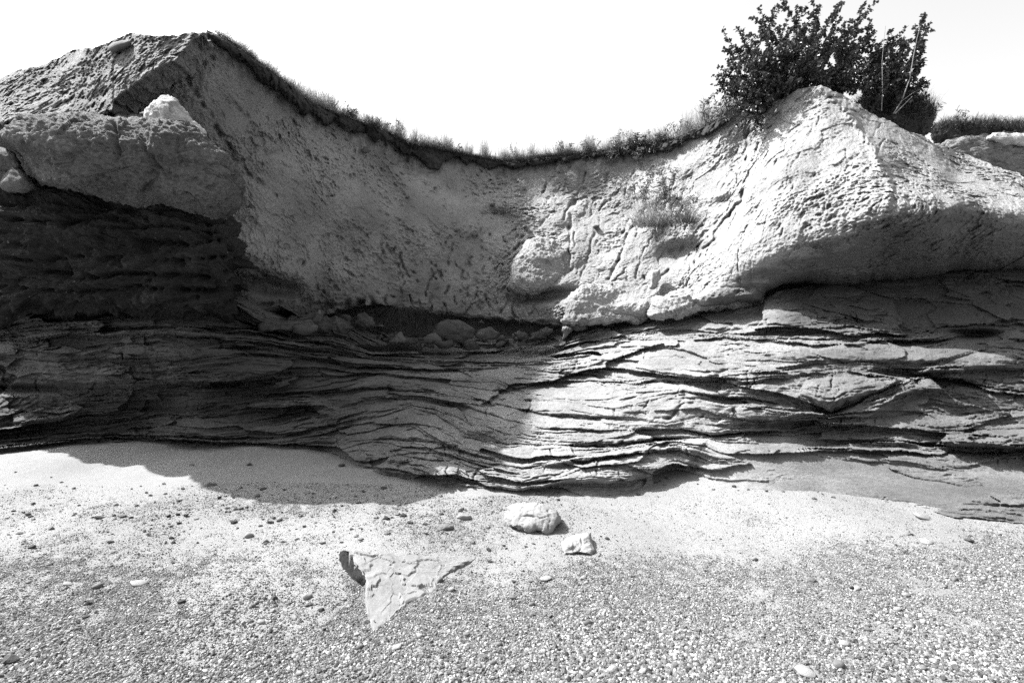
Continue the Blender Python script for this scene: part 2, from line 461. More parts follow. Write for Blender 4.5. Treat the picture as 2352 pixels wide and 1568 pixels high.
    # broken plates of the thin layers
    tilt = noise3(v3(X*0.35, k*2.2, 0*X))*0.9
    qs = Sf+tilt*X*0.22+0.10*fbm(v3(X*2.2, Sf*2, 0*X), 3)
    wx = X+0.35*fbm(v3(X*1.1, Sf*0.8, 0*X+40), 3); wS = Sf+0.16*fbm(v3(X*0.9, Sf*0.7, 0*X+44), 3)-0.10*X*sstep(1500, 1750, pxf)*sstep(4, 5, Sf)
    D += facets(v3(wx*0.62, P[:, 1]*0.4, wS*0.8+3), 1.0, 0.5)*0.17*(1-0.5*smooth)
    D += facets(v3(wx*1.25+7, P[:, 1]*0.8, wS*1.9), 1.0, 0.5)*0.075*(1-0.6*smooth)
    D += facets(v3(X*1.5, P[:, 1]*1.5, qs*5.0), 0.6, 0.4)*(0.050+0.025*sstep(1300, 1000, pxf))*(0.3+rough)*quiet
    D += facets(v3(X*3.3+9, P[:, 1]*3, qs*13), 0.6, 0.4)*0.030*(0.3+rough)*(0.4+0.6*quiet)
    D += facets(v3(X*8+3, P[:, 1]*8, Zl*22), 0.5, 0.4)*0.014*(0.4+rough)
    D += fbm(v3(X*16, P[:, 1]*16, Zl*30), 2, 0.6)*0.007*(0.6+rough)+noise3(v3(X*40, P[:, 1]*40, Zl*60))*0.004
    # cracks
    ck = np.exp(-((f*(K[1:, :].max()*0+1)-1)/0.06)**2)*0.03
    D -= ck
    D = D.reshape(PY.shape)
    wob = (noise3(v3(PX.ravel()/22, PY.ravel()/22, 0*PX.ravel())).reshape(PX.shape)*6, noise3(v3(PX.ravel()/22, PY.ravel()/22, 0*PX.ravel()+9)).reshape(PX.shape)*4)
    D += plates(PX, PY, [
        ([(1850, 870), (1925, 864), (2040, 862), (2070, 872), (2062, 884), (2000, 905), (1935, 930), (1905, 950), (1880, 930), (1840, 905)], 6, 0.16),
        ([(1560, 880), (1672, 888), (1676, 900), (1660, 915), (1600, 918), (1550, 905)], 5, 0.11),
        ([(160, 738), (358, 726), (362, 750), (240, 754), (150, 756)], 4, 0.10),
        ([(1700, 930), (1860, 925), (1900, 955), (1870, 968), (1780, 978), (1700, 982), (1640, 975)], 10, 0.12),
        ([(1600, 1068), (1700, 1060), (1860, 1072), (1800, 1090), (1760, 1106), (1690, 1108), (1630, 1100)], 5, 0.07),
        ([(1210, 1125), (1300, 1080), (1420, 1035), (1600, 1008), (1625, 1010), (1600, 1050), (1580, 1082), (1480, 1098), (1440, 1112), (1300, 1112)], 9, 0.13),
        ([(560, 800), (700, 770), (790, 775), (850, 800), (835, 808), (700, 805)], 6, 0.10),
        ([(1230, 800), (1280, 788), (1380, 770), (1480, 790), (1400, 800)], 5, 0.06),
    ], wob)
    D += lumps(PX, PY, [
        (2235, 768, 60, 11, 0, -0.5), (40, 893, 110, 9, 0, -0.35), (2080, 857, 70, 9, 4, -0.35), (1990, 1022, 240, 9, 1, -0.16), (2230, 1036, 140, 10, 0, -0.18),
        (2230, 822, 160, 24, 0, 0.20), (1950, 815, 200, 22, 0, 0.10), (300, 930, 180, 16, -4, -0.12), (1420, 930, 200, 50, -5, 0.12), (1860, 770, 140, 10, 2, -0.1), (2320, 1010, 120, 22, 0, 0.12),
        (1760, 1005, 120, 10, 0, 0.08), (1530, 1060, 60, 40, -20, -0.02)])
    D -= grooves(PX, PY, [([(985, 981), (1069, 1004), (1153, 1021), (1321, 1024), (1405, 1025), (1523, 1009), (1620, 1004)], 2.4, 0.05),
                          ([(1187, 843), (1288, 860), (1355, 861), (1456, 877), (1568, 877)], 2.2, 0.05),
                          ([(1410, 955), (1412, 935), (1450, 915), (1500, 900)], 3, 0.04), ([(1500, 962), (1540, 960), (1568, 930), (1590, 925)], 4, 0.08),
                          ([(2132, 862), (2189, 873), (2273, 890), (2352, 900)], 2.5, 0.05),
                          ([(1000, 950), (1100, 975), (1153, 1000)], 2, 0.0)], wob)
    rs = np.random.default_rng(29); ar = np.arange(len(K))-1.0
    def bed_crack(x0, x1, S0, slope, w, dep, wig=3.0):
        c0, c1 = np.searchsorted(xs, [x0, x1])
        if c1-c0 < 4: return
        x = xs[c0:c1]; y = np.array([np.interp(S0, ar, K[:, c]) for c in range(c0, c1)])
        y = y+slope*(x-x.mean())+fbm(v3(x/26, 0*x+S0*9+x0, 0*x), 3)*wig+noise3(v3(x/7, 0*x+S0*5, 0*x))*0.8
        tt = np.linspace(0, 1, len(x)); tap = np.minimum(1, np.minimum(tt, 1-tt)*5)*np.clip(0.75+0.9*noise3(v3(x/30, 0*x+S0*3, 0*x+7)), 0.1, 1.5)
        dy = PY[:, c0:c1]-y
        D[:, c0:c1] += dep*tap*(-np.exp(-(np.where(dy > 0, dy/(w*1.5), dy/(w*0.8)))**2)+0.75*np.exp(-((dy+2.6*w)/(1.7*w))**2))
    for q in range(1, 10):
        for _ in range(4):
            x0 = rs.uniform(-40, 2300); bed_crack(x0, x0+rs.uniform(90, 380), q+rs.normal(0, .06), rs.normal(0, .012), rs.uniform(1.6, 3.0), rs.uniform(.03, .09))
    for _ in range(230):
        x0 = rs.uniform(-40, 2370); S0 = rs.uniform(0.1, 9.8)
        slp = rs.normal(-0.03, .05)+(-0.22 if (1640 < x0 < 2150 and 4.5 < S0 < 6.6) else 0)
        bed_crack(x0, x0+20*math.exp(rs.normal(1.2, .6)), S0, slp, rs.uniform(1.2, 2.4), rs.uniform(.015, .055), 2.0)
    joints = []
    for _ in range(110):                                        # joints across the beds
        x0, y0 = rs.uniform(-20, 2370), rs.uniform(700, 1100); a = math.pi/2+rs.normal(0.2, .45); pts = [(x0, y0)]
        for _ in range(rs.integers(2, 6)):
            a2 = a+rs.normal(0, .5); pts.append((pts[-1][0]+7*math.cos(a2), pts[-1][1]+7*math.sin(a2)))
        joints.append((pts, rs.uniform(1.3, 2.3), rs.uniform(.03, .08)))
    D -= grooves(PX, PY, joints)
    # the right end of the shelf dies into the sand
    edge = sstep(-1.0, 0.4, (ys[-2]-PY)/45.0)
    nearfoot = sstep(-130, -60, PY-ys[-2])*sstep(1500, 1650, PX)
    D = D*(1-nearfoot)+(0.11+0.4*np.maximum(D, -0.03))*nearfoot
    D *= np.maximum(0.35+0.65*edge, nearfoot)
    Yd = Y-D
    W = w2(PX, PY, Yd)
    back = W[0].copy(); rows = []
    for dy in (3.5, 0.8):
        r = back.copy(); r[:, 1] += dy; r[:, 0] *= 1+dy*0.02; r[:, 2] -= 0.02; rows.append(r)
    V = np.concatenate([np.array(rows), W]).reshape(-1, 3)
    fq = grid_faces(nr+2, nc)
    darken = np.clip(sstep(1330, 620, PX.ravel()+60*fbm(v3(PX.ravel()/90, PY.ravel()/30, 0*X), 4))+0.25*fbm(v3(X*1.5, Sf, 0*X), 4), 0, 1)*0.80  # beds darker towards the left, broken up by noise
    darken = np.maximum(darken, 0.6*sstep(1620, 2000, PX.ravel())+0.2*fbm(v3(X*1.5, Sf*1.3, 0*X+6), 3)*sstep(1600, 1800, PX.ravel()))  # right end turned from the sun: its shade painted into the tone
    darken = np.maximum(darken, 0.8*sstep(2.4, 1.2, Sf+0.5*fbm(v3(X*1.2, Sf, 0*X+3), 3))*sstep(1720, 1850, PX.ravel()))  # shade under the bluff's lip painted on the top beds
    damp_shade = np.concatenate([np.repeat(0.6, 2*nc), darken])
    Sx = np.concatenate([np.full((2, nc), -1.0), S]).ravel()
    ks = np.clip(np.floor(Sx[fq].mean(1)+1e-6).astype(int), 0, 9)
    root = bpy.data.objects.new('rock_shelf', None); COL.objects.link(root)
    root.location = (0, 6, 0.4)
    tag(root, 'shelf of thin layered sandstone along the foot of the cliff', 'rock shelf', kind='structure')
    for q in range(10):
        v2, f2 = compact(V, fq[ks == q])
        obj('rock_layer', make_mesh('rock_layer', v2-np.array([0, 6, 0.4]), f2, M['strata'], True, {'soil_shade': damp_shade[np.unique(fq[ks == q])]}), root)
build_shelf()

# ----------------------------------------------------------------- clay cliff round the hollow, and the pale bluff on its right
rim = ln([(200, 300), (250, 262), (300, 206), (380, 146), (430, 100), (448, 76), (470, 74), (490, 82), (520, 98), (560, 125), (600, 155), (640, 185), (680, 215), (700, 232), (720, 245), (760, 262), (800, 278), (850, 292), (880, 306), (920, 322), (940, 338),
          (1000, 346), (1060, 358), (1100, 366), (1150, 374), (1200, 372), (1250, 364), (1330, 358), (1420, 348), (1500, 338), (1560, 322), (1620, 296), (1660, 272), (1700, 258), (1760, 240),
          (1800, 222), (1835, 207), (1860, 198), (1885, 195), (1910, 205), (1930, 216), (1945, 226), (1975, 240), (2000, 262), (2040, 278), (2080, 298), (2130, 318), (2150, 330), (2200, 348), (2250, 366), (2300, 388), (2352, 402),
          (2500, 450), (2800, 520), (3000, 560)])
lip = ln([(200, 720), (560, 720), (640, 700), (700, 735), (800, 790), (860, 812), (940, 822), (1200, 815), (1260, 812), (1300, 775), (1330, 746), (1400, 742), (1470, 738), (1492, 728), (1500, 722), (1560, 726), (1640, 710), (1690, 703), (1748, 694), (1760, 668), (1800, 652),
          (1857, 648), (1904, 655), (1954, 656), (2005, 645), (2072, 643), (2139, 635), (2189, 622), (2352, 619), (2700, 622), (3000, 630)])
def rimY(py): return 3.9*F/(784-py)

def cliff_depth(PX, PY):
    c = [(x, float(rim(x)), float(rimY(rim(x)))) for x in (460, 520, 600, 660, 720, 800, 880, 940, 1000, 1080, 1150, 1240, 1330, 1420, 1500, 1560, 1620, 1680, 1760, 1830, 1885)]
    c += [(250, 280, 6.5), (330, 230, 6.5), (400, 170, 6.45), (300, 420, 6.9), (300, 650, 7.4),
          (1950, 228, 7.55), (2000, 262, 7.5), (2150, 330, 7.4), (2352, 402, 7.15), (2600, 480, 7.6), (3000, 560, 8.4),
          (1640, 655, 7.4), (1750, 640, 7.0), (1750, 600, 6.75), (1900, 632, 6.8), (1900, 545, 6.25), (2050, 615, 6.75), (2050, 540, 6.2), (2200, 605, 6.75), (2200, 530, 6.2), (2352, 600, 6.8), (2352, 540, 6.35), (2700, 600, 7.1), (3000, 610, 7.5),
          (2040, 468, 5.9), (2055, 400, 6.45), (2020, 330, 6.95), (1960, 260, 7.35), (2200, 420, 6.75), (2352, 490, 6.2), (2200, 465, 5.98), (2120, 455, 5.92), (2120, 370, 6.95), (2700, 540, 7),
          (1800, 400, 7.15), (1700, 500, 7.6), (1900, 350, 7.1), (1900, 480, 6.4), (1850, 560, 6.42), (1720, 350, 8.35), (1690, 600, 7.2),
          (1600, 600, 8.0), (1550, 400, 9.6), (1520, 500, 8.95), (1450, 500, 9.5), (1450, 650, 8.6), (1350, 500, 9.95), (1300, 700, 8.8), (1480, 710, 8.2), (1400, 720, 8.45),
          (1230, 600, 9.5), (1250, 780, 9.0), (1100, 620, 9.75), (1000, 500, 9.7), (1100, 480, 10.3), (900, 600, 9.1), (800, 450, 8.75), (700, 600, 8.1), (650, 400, 7.75), (560, 300, 7.15), (500, 200, 6.75),
          (600, 650, 7.5), (750, 700, 8.3), (850, 770, 8.8), (1000, 780, 9.2), (1150, 785, 9.3)]
    return tps(c, PX, PY, 2e-4)

def build_cliff():
    xs = spread(200, 2385, 200, 3000)
    nc = len(xs); nr = 300
    wig = fbm(v3(xs/35, 0*xs, 0*xs), 3)*4+fbm(v3(xs/9, 0*xs, 0*xs+4), 2)*2
    top = rim(xs)+wig*sstep(1700, 1800, xs)*1.0+wig*0.4; bot = lip(xs)+fbm(v3(xs/40, 0*xs, 0*xs+8), 3)*4
    PY = top+(bot-top)*np.linspace(0, 1, nr)[:, None]
    PX = np.broadcast_to(xs, PY.shape).copy()
    Y = cliff_depth(PX, PY)
    P = w2(PX, PY, Y).reshape(-1, 3)
    x, y, z = P.T
    pxf, pyf = PX.ravel(), PY.ravel()
    right = sstep(1150, 1650, pxf+0.0*pyf)
    blf = sstep(1560, 1760, pxf-(600-pyf)*0.25)
    left = 1-sstep(750, 1050, pxf)
    D = fbm(P*1.1, 4)*0.10+facets(warp(P, 1.2, .15)*1.6, 0.3, 0.5)*0.03*right+noise3(P*36+5)*0.010+noise3(P*20+8)*0.008
    lean = 0.75*blf+0.3*right*(1-blf)-0.5*left
    Pw = warp(P, 1.3, 0.12)
    u = Pw[:, 0]-0.6*lean*Pw[:, 2]
    pat = sstep(-0.35, 0.45, fbm(P*1.2+60, 4))*1.3
    Q = np.stack([u, Pw[:, 1], Pw[:, 2]], -1)
    D += crumble(Q, 0.046-0.016*right)*(0.3+0.85*pat)
    D += fbm(v3(u*3.2, Pw[:, 2]*0.9, y*0.8), 3, 0.55, mode='r')*(0.006+0.012*right)*(0.3+0.8*pat)
    D += fbm(v3(u*8, Pw[:, 2]*3.0, 0*x+7), 3, 0.6)*(0.003+0.006*right)
    # open tension cracks near the foot of the hollow
    rc = np.random.default_rng(17); cracks = []
    def crack(x0, y0, L, a, w, dep):
        pts = [(x0, y0)]
        for _ in range(max(2, int(L/9))):
            a2 = a+rc.normal(0, .45); pts.append((pts[-1][0]+9*math.cos(a2), pts[-1][1]+9*math.sin(a2)))
        cracks.append((pts, w, dep))
    for _ in range(75):                                          # open tension cracks near the foot of the hollow
        crack(rc.uniform(860, 1240), 700-170*rc.random()**1.5, rc.uniform(15, 70), math.pi/2+rc.normal(0, .25), rc.uniform(1.6, 3.2), rc.uniform(.04, .13))
    for _ in range(70):                                          # short ledge cracks over the grey wall
        crack(rc.uniform(560, 1300), rc.uniform(330, 640), rc.uniform(10, 45), rc.normal(0.25, .35), rc.uniform(1.5, 2.6), rc.uniform(.02, .06))
    for _ in range(70):                                          # fissures running down the sunlit side
        crack(rc.uniform(1250, 1720), rc.uniform(370, 640), rc.uniform(20, 80), math.pi/2+rc.normal(.35, .2), rc.uniform(1.5, 3), rc.uniform(.03, .08))
    for _ in range(60):
        crack(rc.uniform(1700, 2050), rc.uniform(260, 560), rc.uniform(10, 45), math.pi/2+rc.normal(.6, .25), rc.uniform(1.5, 2.6), rc.uniform(.02, .06))
    Dc = grooves(PX, PY, cracks)
    D = D.reshape(PX.shape)
    wob = (noise3(v3(pxf/18, pyf/18, 0*pxf)).reshape(PX.shape)*7, noise3(v3(pxf/18, pyf/18, 0*pxf+9)).reshape(PX.shape)*5)
    D -= grooves(PX, PY, [
        ([(1718, 300), (1716, 350), (1722, 400), (1700, 460), (1650, 530), (1610, 590)], 4, 0.13),
        ([(1745, 330), (1725, 380)], 4, 0.1),
        ([(1320, 450), (1308, 490), (1312, 530), (1305, 580), (1312, 620)], 4, 0.14),
        ([(1480, 480), (1440, 540), (1420, 600), (1400, 640)], 4, 0.10), ([(1570, 560), (1540, 620), (1500, 650)], 4, 0.08),
        ([(1380, 500), (1350, 590), (1330, 650)], 3, 0.08),
        ([(680, 605), (700, 590), (690, 620), (670, 640)], 3, 0.1), ([(800, 510), (840, 540), (880, 520)], 4, 0.06),
        ([(600, 700), (680, 690), (760, 700)], 6, 0.1), ([(800, 700), (850, 692), (870, 720)], 9, 0.35),
        ([(960, 715), (1100, 728), (1180, 735), (1290, 742)], 3, 0.10),
        ([(420, 160), (470, 250), (520, 330), (570, 400), (640, 450)], 6, 0.08),
        ([(540, 240), (600, 310), (650, 330)], 6, 0.06),
    ], wob)
    D += plates(PX, PY, [
        ([(560, 575), (640, 560), (690, 590), (700, 640), (660, 650), (600, 628), (560, 610)], 10, 0.12),
        ([(690, 590), (770, 570), (790, 640), (790, 700), (730, 700), (690, 680), (672, 640)], 10, 0.10),
        ([(1290, 690), (1350, 660), (1430, 670), (1490, 690), (1494, 735), (1310, 738)], 12, 0.20),
        ([(1480, 640), (1490, 620), (1512, 622), (1514, 650), (1494, 664)], 6, 0.1),
        ([(1500, 690), (1560, 670), (1640, 660), (1740, 660), (1750, 690), (1640, 706), (1505, 726)], 14, 0.22),
        ([(1280, 540), (1350, 520), (1345, 600), (1310, 620), (1285, 600)], 12, 0.06),
        ([(600, 300), (660, 270), (700, 290), (640, 350), (610, 360)], 6, 0.07),
        ([(640, 745), (720, 735), (800, 706), (870, 698), (960, 716), (1100, 729), (1210, 738), (1290, 748), (1300, 850), (640, 850)], 5, -0.75),
    ], wob)
    D += lumps(PX, PY, [(1560, 580, 60, 22, -10, -0.35), (1250, 680, 75, 14, -6, -0.5), (1400, 742, 110, 9, 0, -0.4), (1690, 340, 26, 34, -20, -0.12), (1650, 470, 40, 14, -20, -0.16), (1960, 380, 60, 30, -40, -0.05), (1900, 440, 70, 30, -30, 0.05),
                        (2160, 560, 150, 40, 0, 0.12), (600, 470, 70, 60, 30, 0.08), (690, 430, 50, 60, 30, -0.06), (1000, 400, 80, 30, 0, 0.08), (2100, 420, 60, 40, 30, -0.10), (620, 660, 80, 18, 10, -0.35)])
    # the crest of the bluff is knobbly
    crest = [(1885, 200), (1950, 262), (2000, 330), (2020, 380), (2045, 430), (2040, 468)]
    D -= Dc
    D += np.exp(-(seg_dist(PX, PY, crest)/9)**2)*(0.05+0.12*np.abs(noise3(v3(pxf/14, pyf/14, 0*pxf+30)).reshape(PX.shape)))
    # underside of the lip rolls back
    g = np.clip((bot-PY)/34.0, 0, 1)
    roll = (1-np.sqrt(1-(1-g)**2))*sstep(1290, 1350, PX)
    D -= roll*(0.35+0.35*sstep(1750, 1850, PX))
    W = w2(PX, PY, Y-D)
    tops, bots = [], []
    for dy in (14, 3, 0.5):
        r = W[0].copy(); r[:, 1] += dy; r[:, 0] *= (r[:, 1])/(r[:, 1]-dy)*0+1; r[:, 2] += 0.02; tops.append(r)
    for dy in (0.6, 2.5):
        r = W[-1].copy(); r[:, 1] += dy; bots.append(r)
    V = np.concatenate([np.array(tops), W, np.array(bots)]).reshape(-1, 3)
    fq = grid_faces(nr+5, nc)
    PXe = np.concatenate([PX[:1]]*3+[PX]+[PX[-1:]]*2).ravel(); PYe = np.concatenate([PY[:1]]*3+[PY]+[PY[-1:]]*2).ravel()
    fx, fy = PXe[fq].mean(1), PYe[fq].mean(1)
    isb = fx > np.interp(fy, [250, 300, 400, 460, 530, 600, 720], [1725, 1718, 1722, 1700, 1650, 1610, 1500])
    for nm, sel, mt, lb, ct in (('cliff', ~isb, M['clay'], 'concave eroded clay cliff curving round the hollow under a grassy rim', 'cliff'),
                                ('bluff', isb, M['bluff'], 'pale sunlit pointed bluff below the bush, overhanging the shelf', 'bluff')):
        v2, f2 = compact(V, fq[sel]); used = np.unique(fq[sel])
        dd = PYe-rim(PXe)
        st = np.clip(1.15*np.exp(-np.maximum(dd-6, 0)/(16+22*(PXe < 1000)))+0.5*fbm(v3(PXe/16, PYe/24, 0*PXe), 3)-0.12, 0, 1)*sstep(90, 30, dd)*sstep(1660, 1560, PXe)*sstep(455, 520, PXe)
        damp_shade = sstep(590, 760, PYe+70*fbm(v3(PXe/60, PYe/40, 0*PXe+4), 4)-60*sstep(900, 1200, PXe)+120*sstep(760, 560, PXe)*sstep(540, 640, PYe))*sstep(1330, 1180, PXe)*0.65  # damp clay at the foot, with the hollow's shade painted in too
        st = np.maximum(st, damp_shade)
        shade_line = np.interp(PXe, [1600, 1640, 1750, 1900, 2050, 2150, 2352, 2500], [700, 660, 612, 552, 480, 462, 486, 520])
        if nm == 'bluff': st = np.clip(sstep(-15, 35, PYe-shade_line+40*fbm(v3(PXe/70, PYe/22, 0*PXe+14), 4))*0.75, 0, 1)  # overhanging belly painted darker, its shade put into the colour
        tag(based(nm, v2, f2, mt, attrs={'soil_shade': st[used]}), lb, ct, kind='structure')
build_cliff()

# ----------------------------------------------------------------- stony hill at the left
def build_hill():
    sky_l = ln([(-700, 400), (-400, 300), (-200, 240), (-80, 205), (0, 180), (40, 160), (90, 152), (130, 135), (160, 118), (180, 112), (215, 110), (240, 100), (265, 90), (300, 75), (330, 80), (350, 83), (400, 82), (425, 78), (440, 73), (455, 76), (470, 82)])
    low = ln([(-700, 470), (-200, 320), (0, 285), (150, 280), (235, 270), (258, 258), (262, 236), (300, 206), (340, 178), (380, 152), (405, 140), (430, 114), (445, 92), (470, 84)])
    xs = np.concatenate([np.arange(-700, -30, 14), np.arange(-30, 470, 2.1)])
    nc, nr = len(xs), 100
    top = sky_l(xs)+fbm(v3(xs/16, 0*xs, 0*xs+77), 3)*3; bot = np.maximum(low(xs)+fbm(v3(xs/16, 0*xs, 0*xs+55), 3)*5, top+1)
    PY = top+(bot-top)*np.linspace(0, 1, nr)[:, None]; PX = np.broadcast_to(xs, PY.shape).copy()
    Y = tps([(-700, 400, 11), (-400, 300, 9), (-200, 240, 7.9), (0, 180, 7.0), (130, 135, 6.8), (240, 100, 6.4), (350, 82, 6.1), (445, 75, 5.95), (-700, 470, 10), (-200, 320, 6.9),
             (0, 280, 6.1), (150, 275, 6.0), (255, 245, 5.9), (380, 150, 5.85), (430, 112, 5.9)], PX, PY)
    P = w2(PX, PY, Y).reshape(-1, 3); x, y, z = P.T
    Pw = warp(P, 1.6, 0.2)
    D = fbm(P*1.6, 4)*0.08
    u = Pw[:, 0]-Pw[:, 2]*1.0
    D += crumble(Pw, 0.042)+fbm(Pw*4, 3)*0.02
    D += fbm(v3(u*2.2, Pw[:, 2]*0.8, y), 3)*0.02
    D = D.reshape(PX.shape)
    g = np.clip((bot-PY)/10.0, 0, 1)
    D -= (1-np.sqrt(1-(1-g)**2))*0.12
    W = w2(PX, PY, Y-D)
    tops = []
    for dy in (9, 2.5, 0.4):
        r = W[0].copy(); r[:, 0] *= 1+dy/r[:, 1]*0.9; r[:, 1] += dy; r[:, 2] -= 0.03*dy; tops.append(r)
    bots = []
    for q in range(1, 13):
        r = W[-1].copy(); r[:, 1] += 0.026*q
        r[:, 2] += fbm(r*9, 3)*0.05*min(1, q/3)-facets(r*7, .4, .5)*0.05*min(1, q/3); bots.append(r)
    V = np.concatenate([np.array(tops), W, np.array(bots)]).reshape(-1, 3)
    tag(based('hill', V, grid_faces(nr+15, nc), M['hill']), 'stony earth hill with a pointed top above the overhanging boulder', 'hill', kind='structure')
build_hill()

# ----------------------------------------------------------------- single rocks with a traced outline and real thickness
def rock(name, outline, Y, front, back=None, e=0.7, mat='rubble', n=None, m=None, amp=0.03, freq=4.0, tilt=(0, 0), strat=1.0, centre=None, seed=0, fine=1.0, grv=None):
    o = np.array(outline, float)
    c = np.array(centre) if centre else o.mean(0)
    cl = np.vstack([o, o[:1]]); L = np.concatenate([[0], np.cumsum(np.hypot(*np.diff(cl, axis=0).T))])
    back = front if back is None else back
    if n is None: n = int(np.clip(L[-1]/4/1.9, 9, 120))
    # concentric map from a square to the outline
    g = np.linspace(-1, 1, n)
    A, B = np.meshgrid(g, g)
    r = np.maximum(np.abs(A), np.abs(B)); rr_ = np.maximum(r, 1e-9)
    th = np.where(np.abs(A) >= np.abs(B), np.where(A > 0, B/rr_, 4-B/rr_), np.where(B > 0, 2-A/rr_, 6+A/rr_)) % 8      # 0..8 round the square
    s0 = L[-1]*th/8
    # turn the outline so that it starts on the right
    an = np.arctan2(cl[:-1, 1]-c[1], cl[:-1, 0]-c[0]); k0 = int(np.argmin(np.abs(an)))
    area = 0.5*np.sum(cl[:-1, 0]*cl[1:, 1]-cl[1:, 0]*cl[:-1, 1])
    sgn = 1 if area > 0 else -1
    s_ = (L[k0]+sgn*s0) % L[-1]
    ox, oy = np.interp(s_, L, cl[:, 0]), np.interp(s_, L, cl[:, 1])
    rho = np.sin(r*math.pi/2*0.985); pw = 2/e
    d = np.maximum(1-rho**pw, 0)**(1/pw)
    PX, PY = c[0]+rho*(ox-c[0]), c[1]+rho*(oy-c[1])
    Yv = Y+tilt[0]*(PX-c[0])+tilt[1]*(PY-c[1])-d*front
    V = w2(PX, PY, Yv).reshape(-1, 3); fq = grid_faces(n, n)
    idx = np.arange(n*n).reshape(n, n)
    ring = np.concatenate([idx[0, :-1], idx[:-1, -1], idx[-1, :0:-1], idx[:0:-1, 0]]); k = len(ring)
    vs, fs, prev = [V], [fq], ring
    cnt = n*n
    cP = np.array([PX.ravel()[ring], PY.ravel()[ring]]); Yr = Yv.ravel()[ring]
    for q in (0.35, 0.7, 0.92, 1.0):
        sc = max((1-q**pw)**(1/pw), 0.05)
        px_, py_ = c[0]+(cP[0]-c[0])*sc, c[1]+(cP[1]-c[1])*sc
        vs.append(w2(px_, py_, Yr+q*back)); cur = np.arange(cnt, cnt+k); cnt += k
        fs.append(np.stack([prev, np.roll(prev, -1), np.roll(cur, -1), cur], -1)); prev = cur
    V = np.vstack(vs); cm = V.mean(0)
    vs.append(V[prev].mean(0)[None]); V = np.vstack(vs)
    front_f = fq; N = vnormals(V, np.vstack(fs))
    if ((V-cm)*N).sum() < 0: N = -N
    qv = (V+seed*3.7)*np.array([1, 1, strat])
    D = fbm(qv*freq*0.5, 3)*amp*(1.0 if n < 200 else 1.7)+facets(qv*freq*1.3, 0.3, 0.5)*amp*(0.5 if n < 200 else 0.35)*fine+fbm(qv*freq*3, 3, 0.6)*amp*(0.3 if n < 200 else 0.12)*fine
    if n > 90: D = D+crumble(V*np.array([1, 1, 1.3]), 0.026*fine)
    if grv:
        D[:n*n] -= grooves(PX, PY, grv).ravel()
    V = V+N*D[:, None]
    fq = np.vstack(fs); a = np.cross(V[fq[:, 1]]-V[fq[:, 0]], V[fq[:, 2]]-V[fq[:, 0]])
    # wind the front outwards, the sides to match
    wf = (np.einsum('ij,ij->i', a, V[fq].mean(1)-cm)).copy()
    f_front = fq[:len(front_f)]; f_side = fq[len(front_f):]
    if wf[:len(front_f)].sum() < 0: f_front = f_front[:, ::-1]
    if wf[len(front_f):].sum() < 0: f_side = f_side[:, ::-1]
    fq = np.vstack([f_front, f_side])
    cap = np.stack([prev, np.roll(prev, -1), np.full(k, len(V)-1)], -1)
    tri = np.concatenate([fq[:, [0, 1, 2]], fq[:, [0, 2, 3]], cap])
    return based(name, V, tri, M[mat])

tag(rock('overhanging_boulder', [(2, 312), (25, 292), (60, 276), (150, 271), (250, 266), (350, 274), (420, 290), (480, 320), (530, 350), (562, 395), (572, 432), (562, 470), (540, 503), (524, 516), (490, 512), (430, 492), (380, 474), (310, 464), (285, 447), (240, 443), (190, 436), (130, 433), (92, 420), (75, 390), (40, 350)],
     5.85, 0.85, 1.2, 0.80, 'boulder', 250, None, 0.075, 2.0, (0, 0.0012), 1.4, (320, 375), 1, 1.0,
     [([(262, 268), (266, 320), (262, 360)], 6, 0.07), ([(120, 300), (190, 330), (300, 345), (330, 330)], 10, 0.05), ([(345, 300), (400, 296)], 4, 0.04), ([(330, 320), (350, 380), (340, 440)], 16, 0.07), ([(70, 340), (120, 390), (180, 410)], 8, 0.05), ([(420, 420), (480, 400), (540, 410)], 5, 0.04)]),
    'huge rounded brown-grey boulder overhanging the dark rock face at the left', 'boulder')
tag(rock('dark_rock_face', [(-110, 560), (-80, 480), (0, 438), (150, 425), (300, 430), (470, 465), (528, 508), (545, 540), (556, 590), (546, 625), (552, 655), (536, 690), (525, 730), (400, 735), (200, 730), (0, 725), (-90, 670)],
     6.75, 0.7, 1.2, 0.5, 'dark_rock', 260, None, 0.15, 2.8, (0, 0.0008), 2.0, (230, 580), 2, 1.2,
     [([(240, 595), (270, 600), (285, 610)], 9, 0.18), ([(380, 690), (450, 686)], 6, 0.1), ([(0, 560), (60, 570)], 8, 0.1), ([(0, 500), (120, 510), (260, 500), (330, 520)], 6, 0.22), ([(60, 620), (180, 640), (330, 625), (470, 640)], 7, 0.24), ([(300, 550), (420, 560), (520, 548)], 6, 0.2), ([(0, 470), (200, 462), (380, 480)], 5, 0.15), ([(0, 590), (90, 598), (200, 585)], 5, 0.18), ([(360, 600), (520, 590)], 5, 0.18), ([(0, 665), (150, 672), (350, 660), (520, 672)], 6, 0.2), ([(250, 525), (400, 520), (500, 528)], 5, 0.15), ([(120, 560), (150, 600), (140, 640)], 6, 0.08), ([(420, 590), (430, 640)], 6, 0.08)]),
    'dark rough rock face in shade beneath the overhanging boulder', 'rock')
tag(rock('pale_pinnacle', [(335, 258), (345, 240), (362, 232), (385, 224), (402, 228), (412, 245), (428, 262), (440, 280), (462, 296), (468, 306), (440, 312), (400, 308), (350, 290), (330, 272)],
     5.62, 0.14, 0.25, 0.8, 'pale', None, None, 0.05, 5, (0, 0), 1, None, 3), 'bright pale lump of earth sticking up behind the overhanging boulder', 'rock')
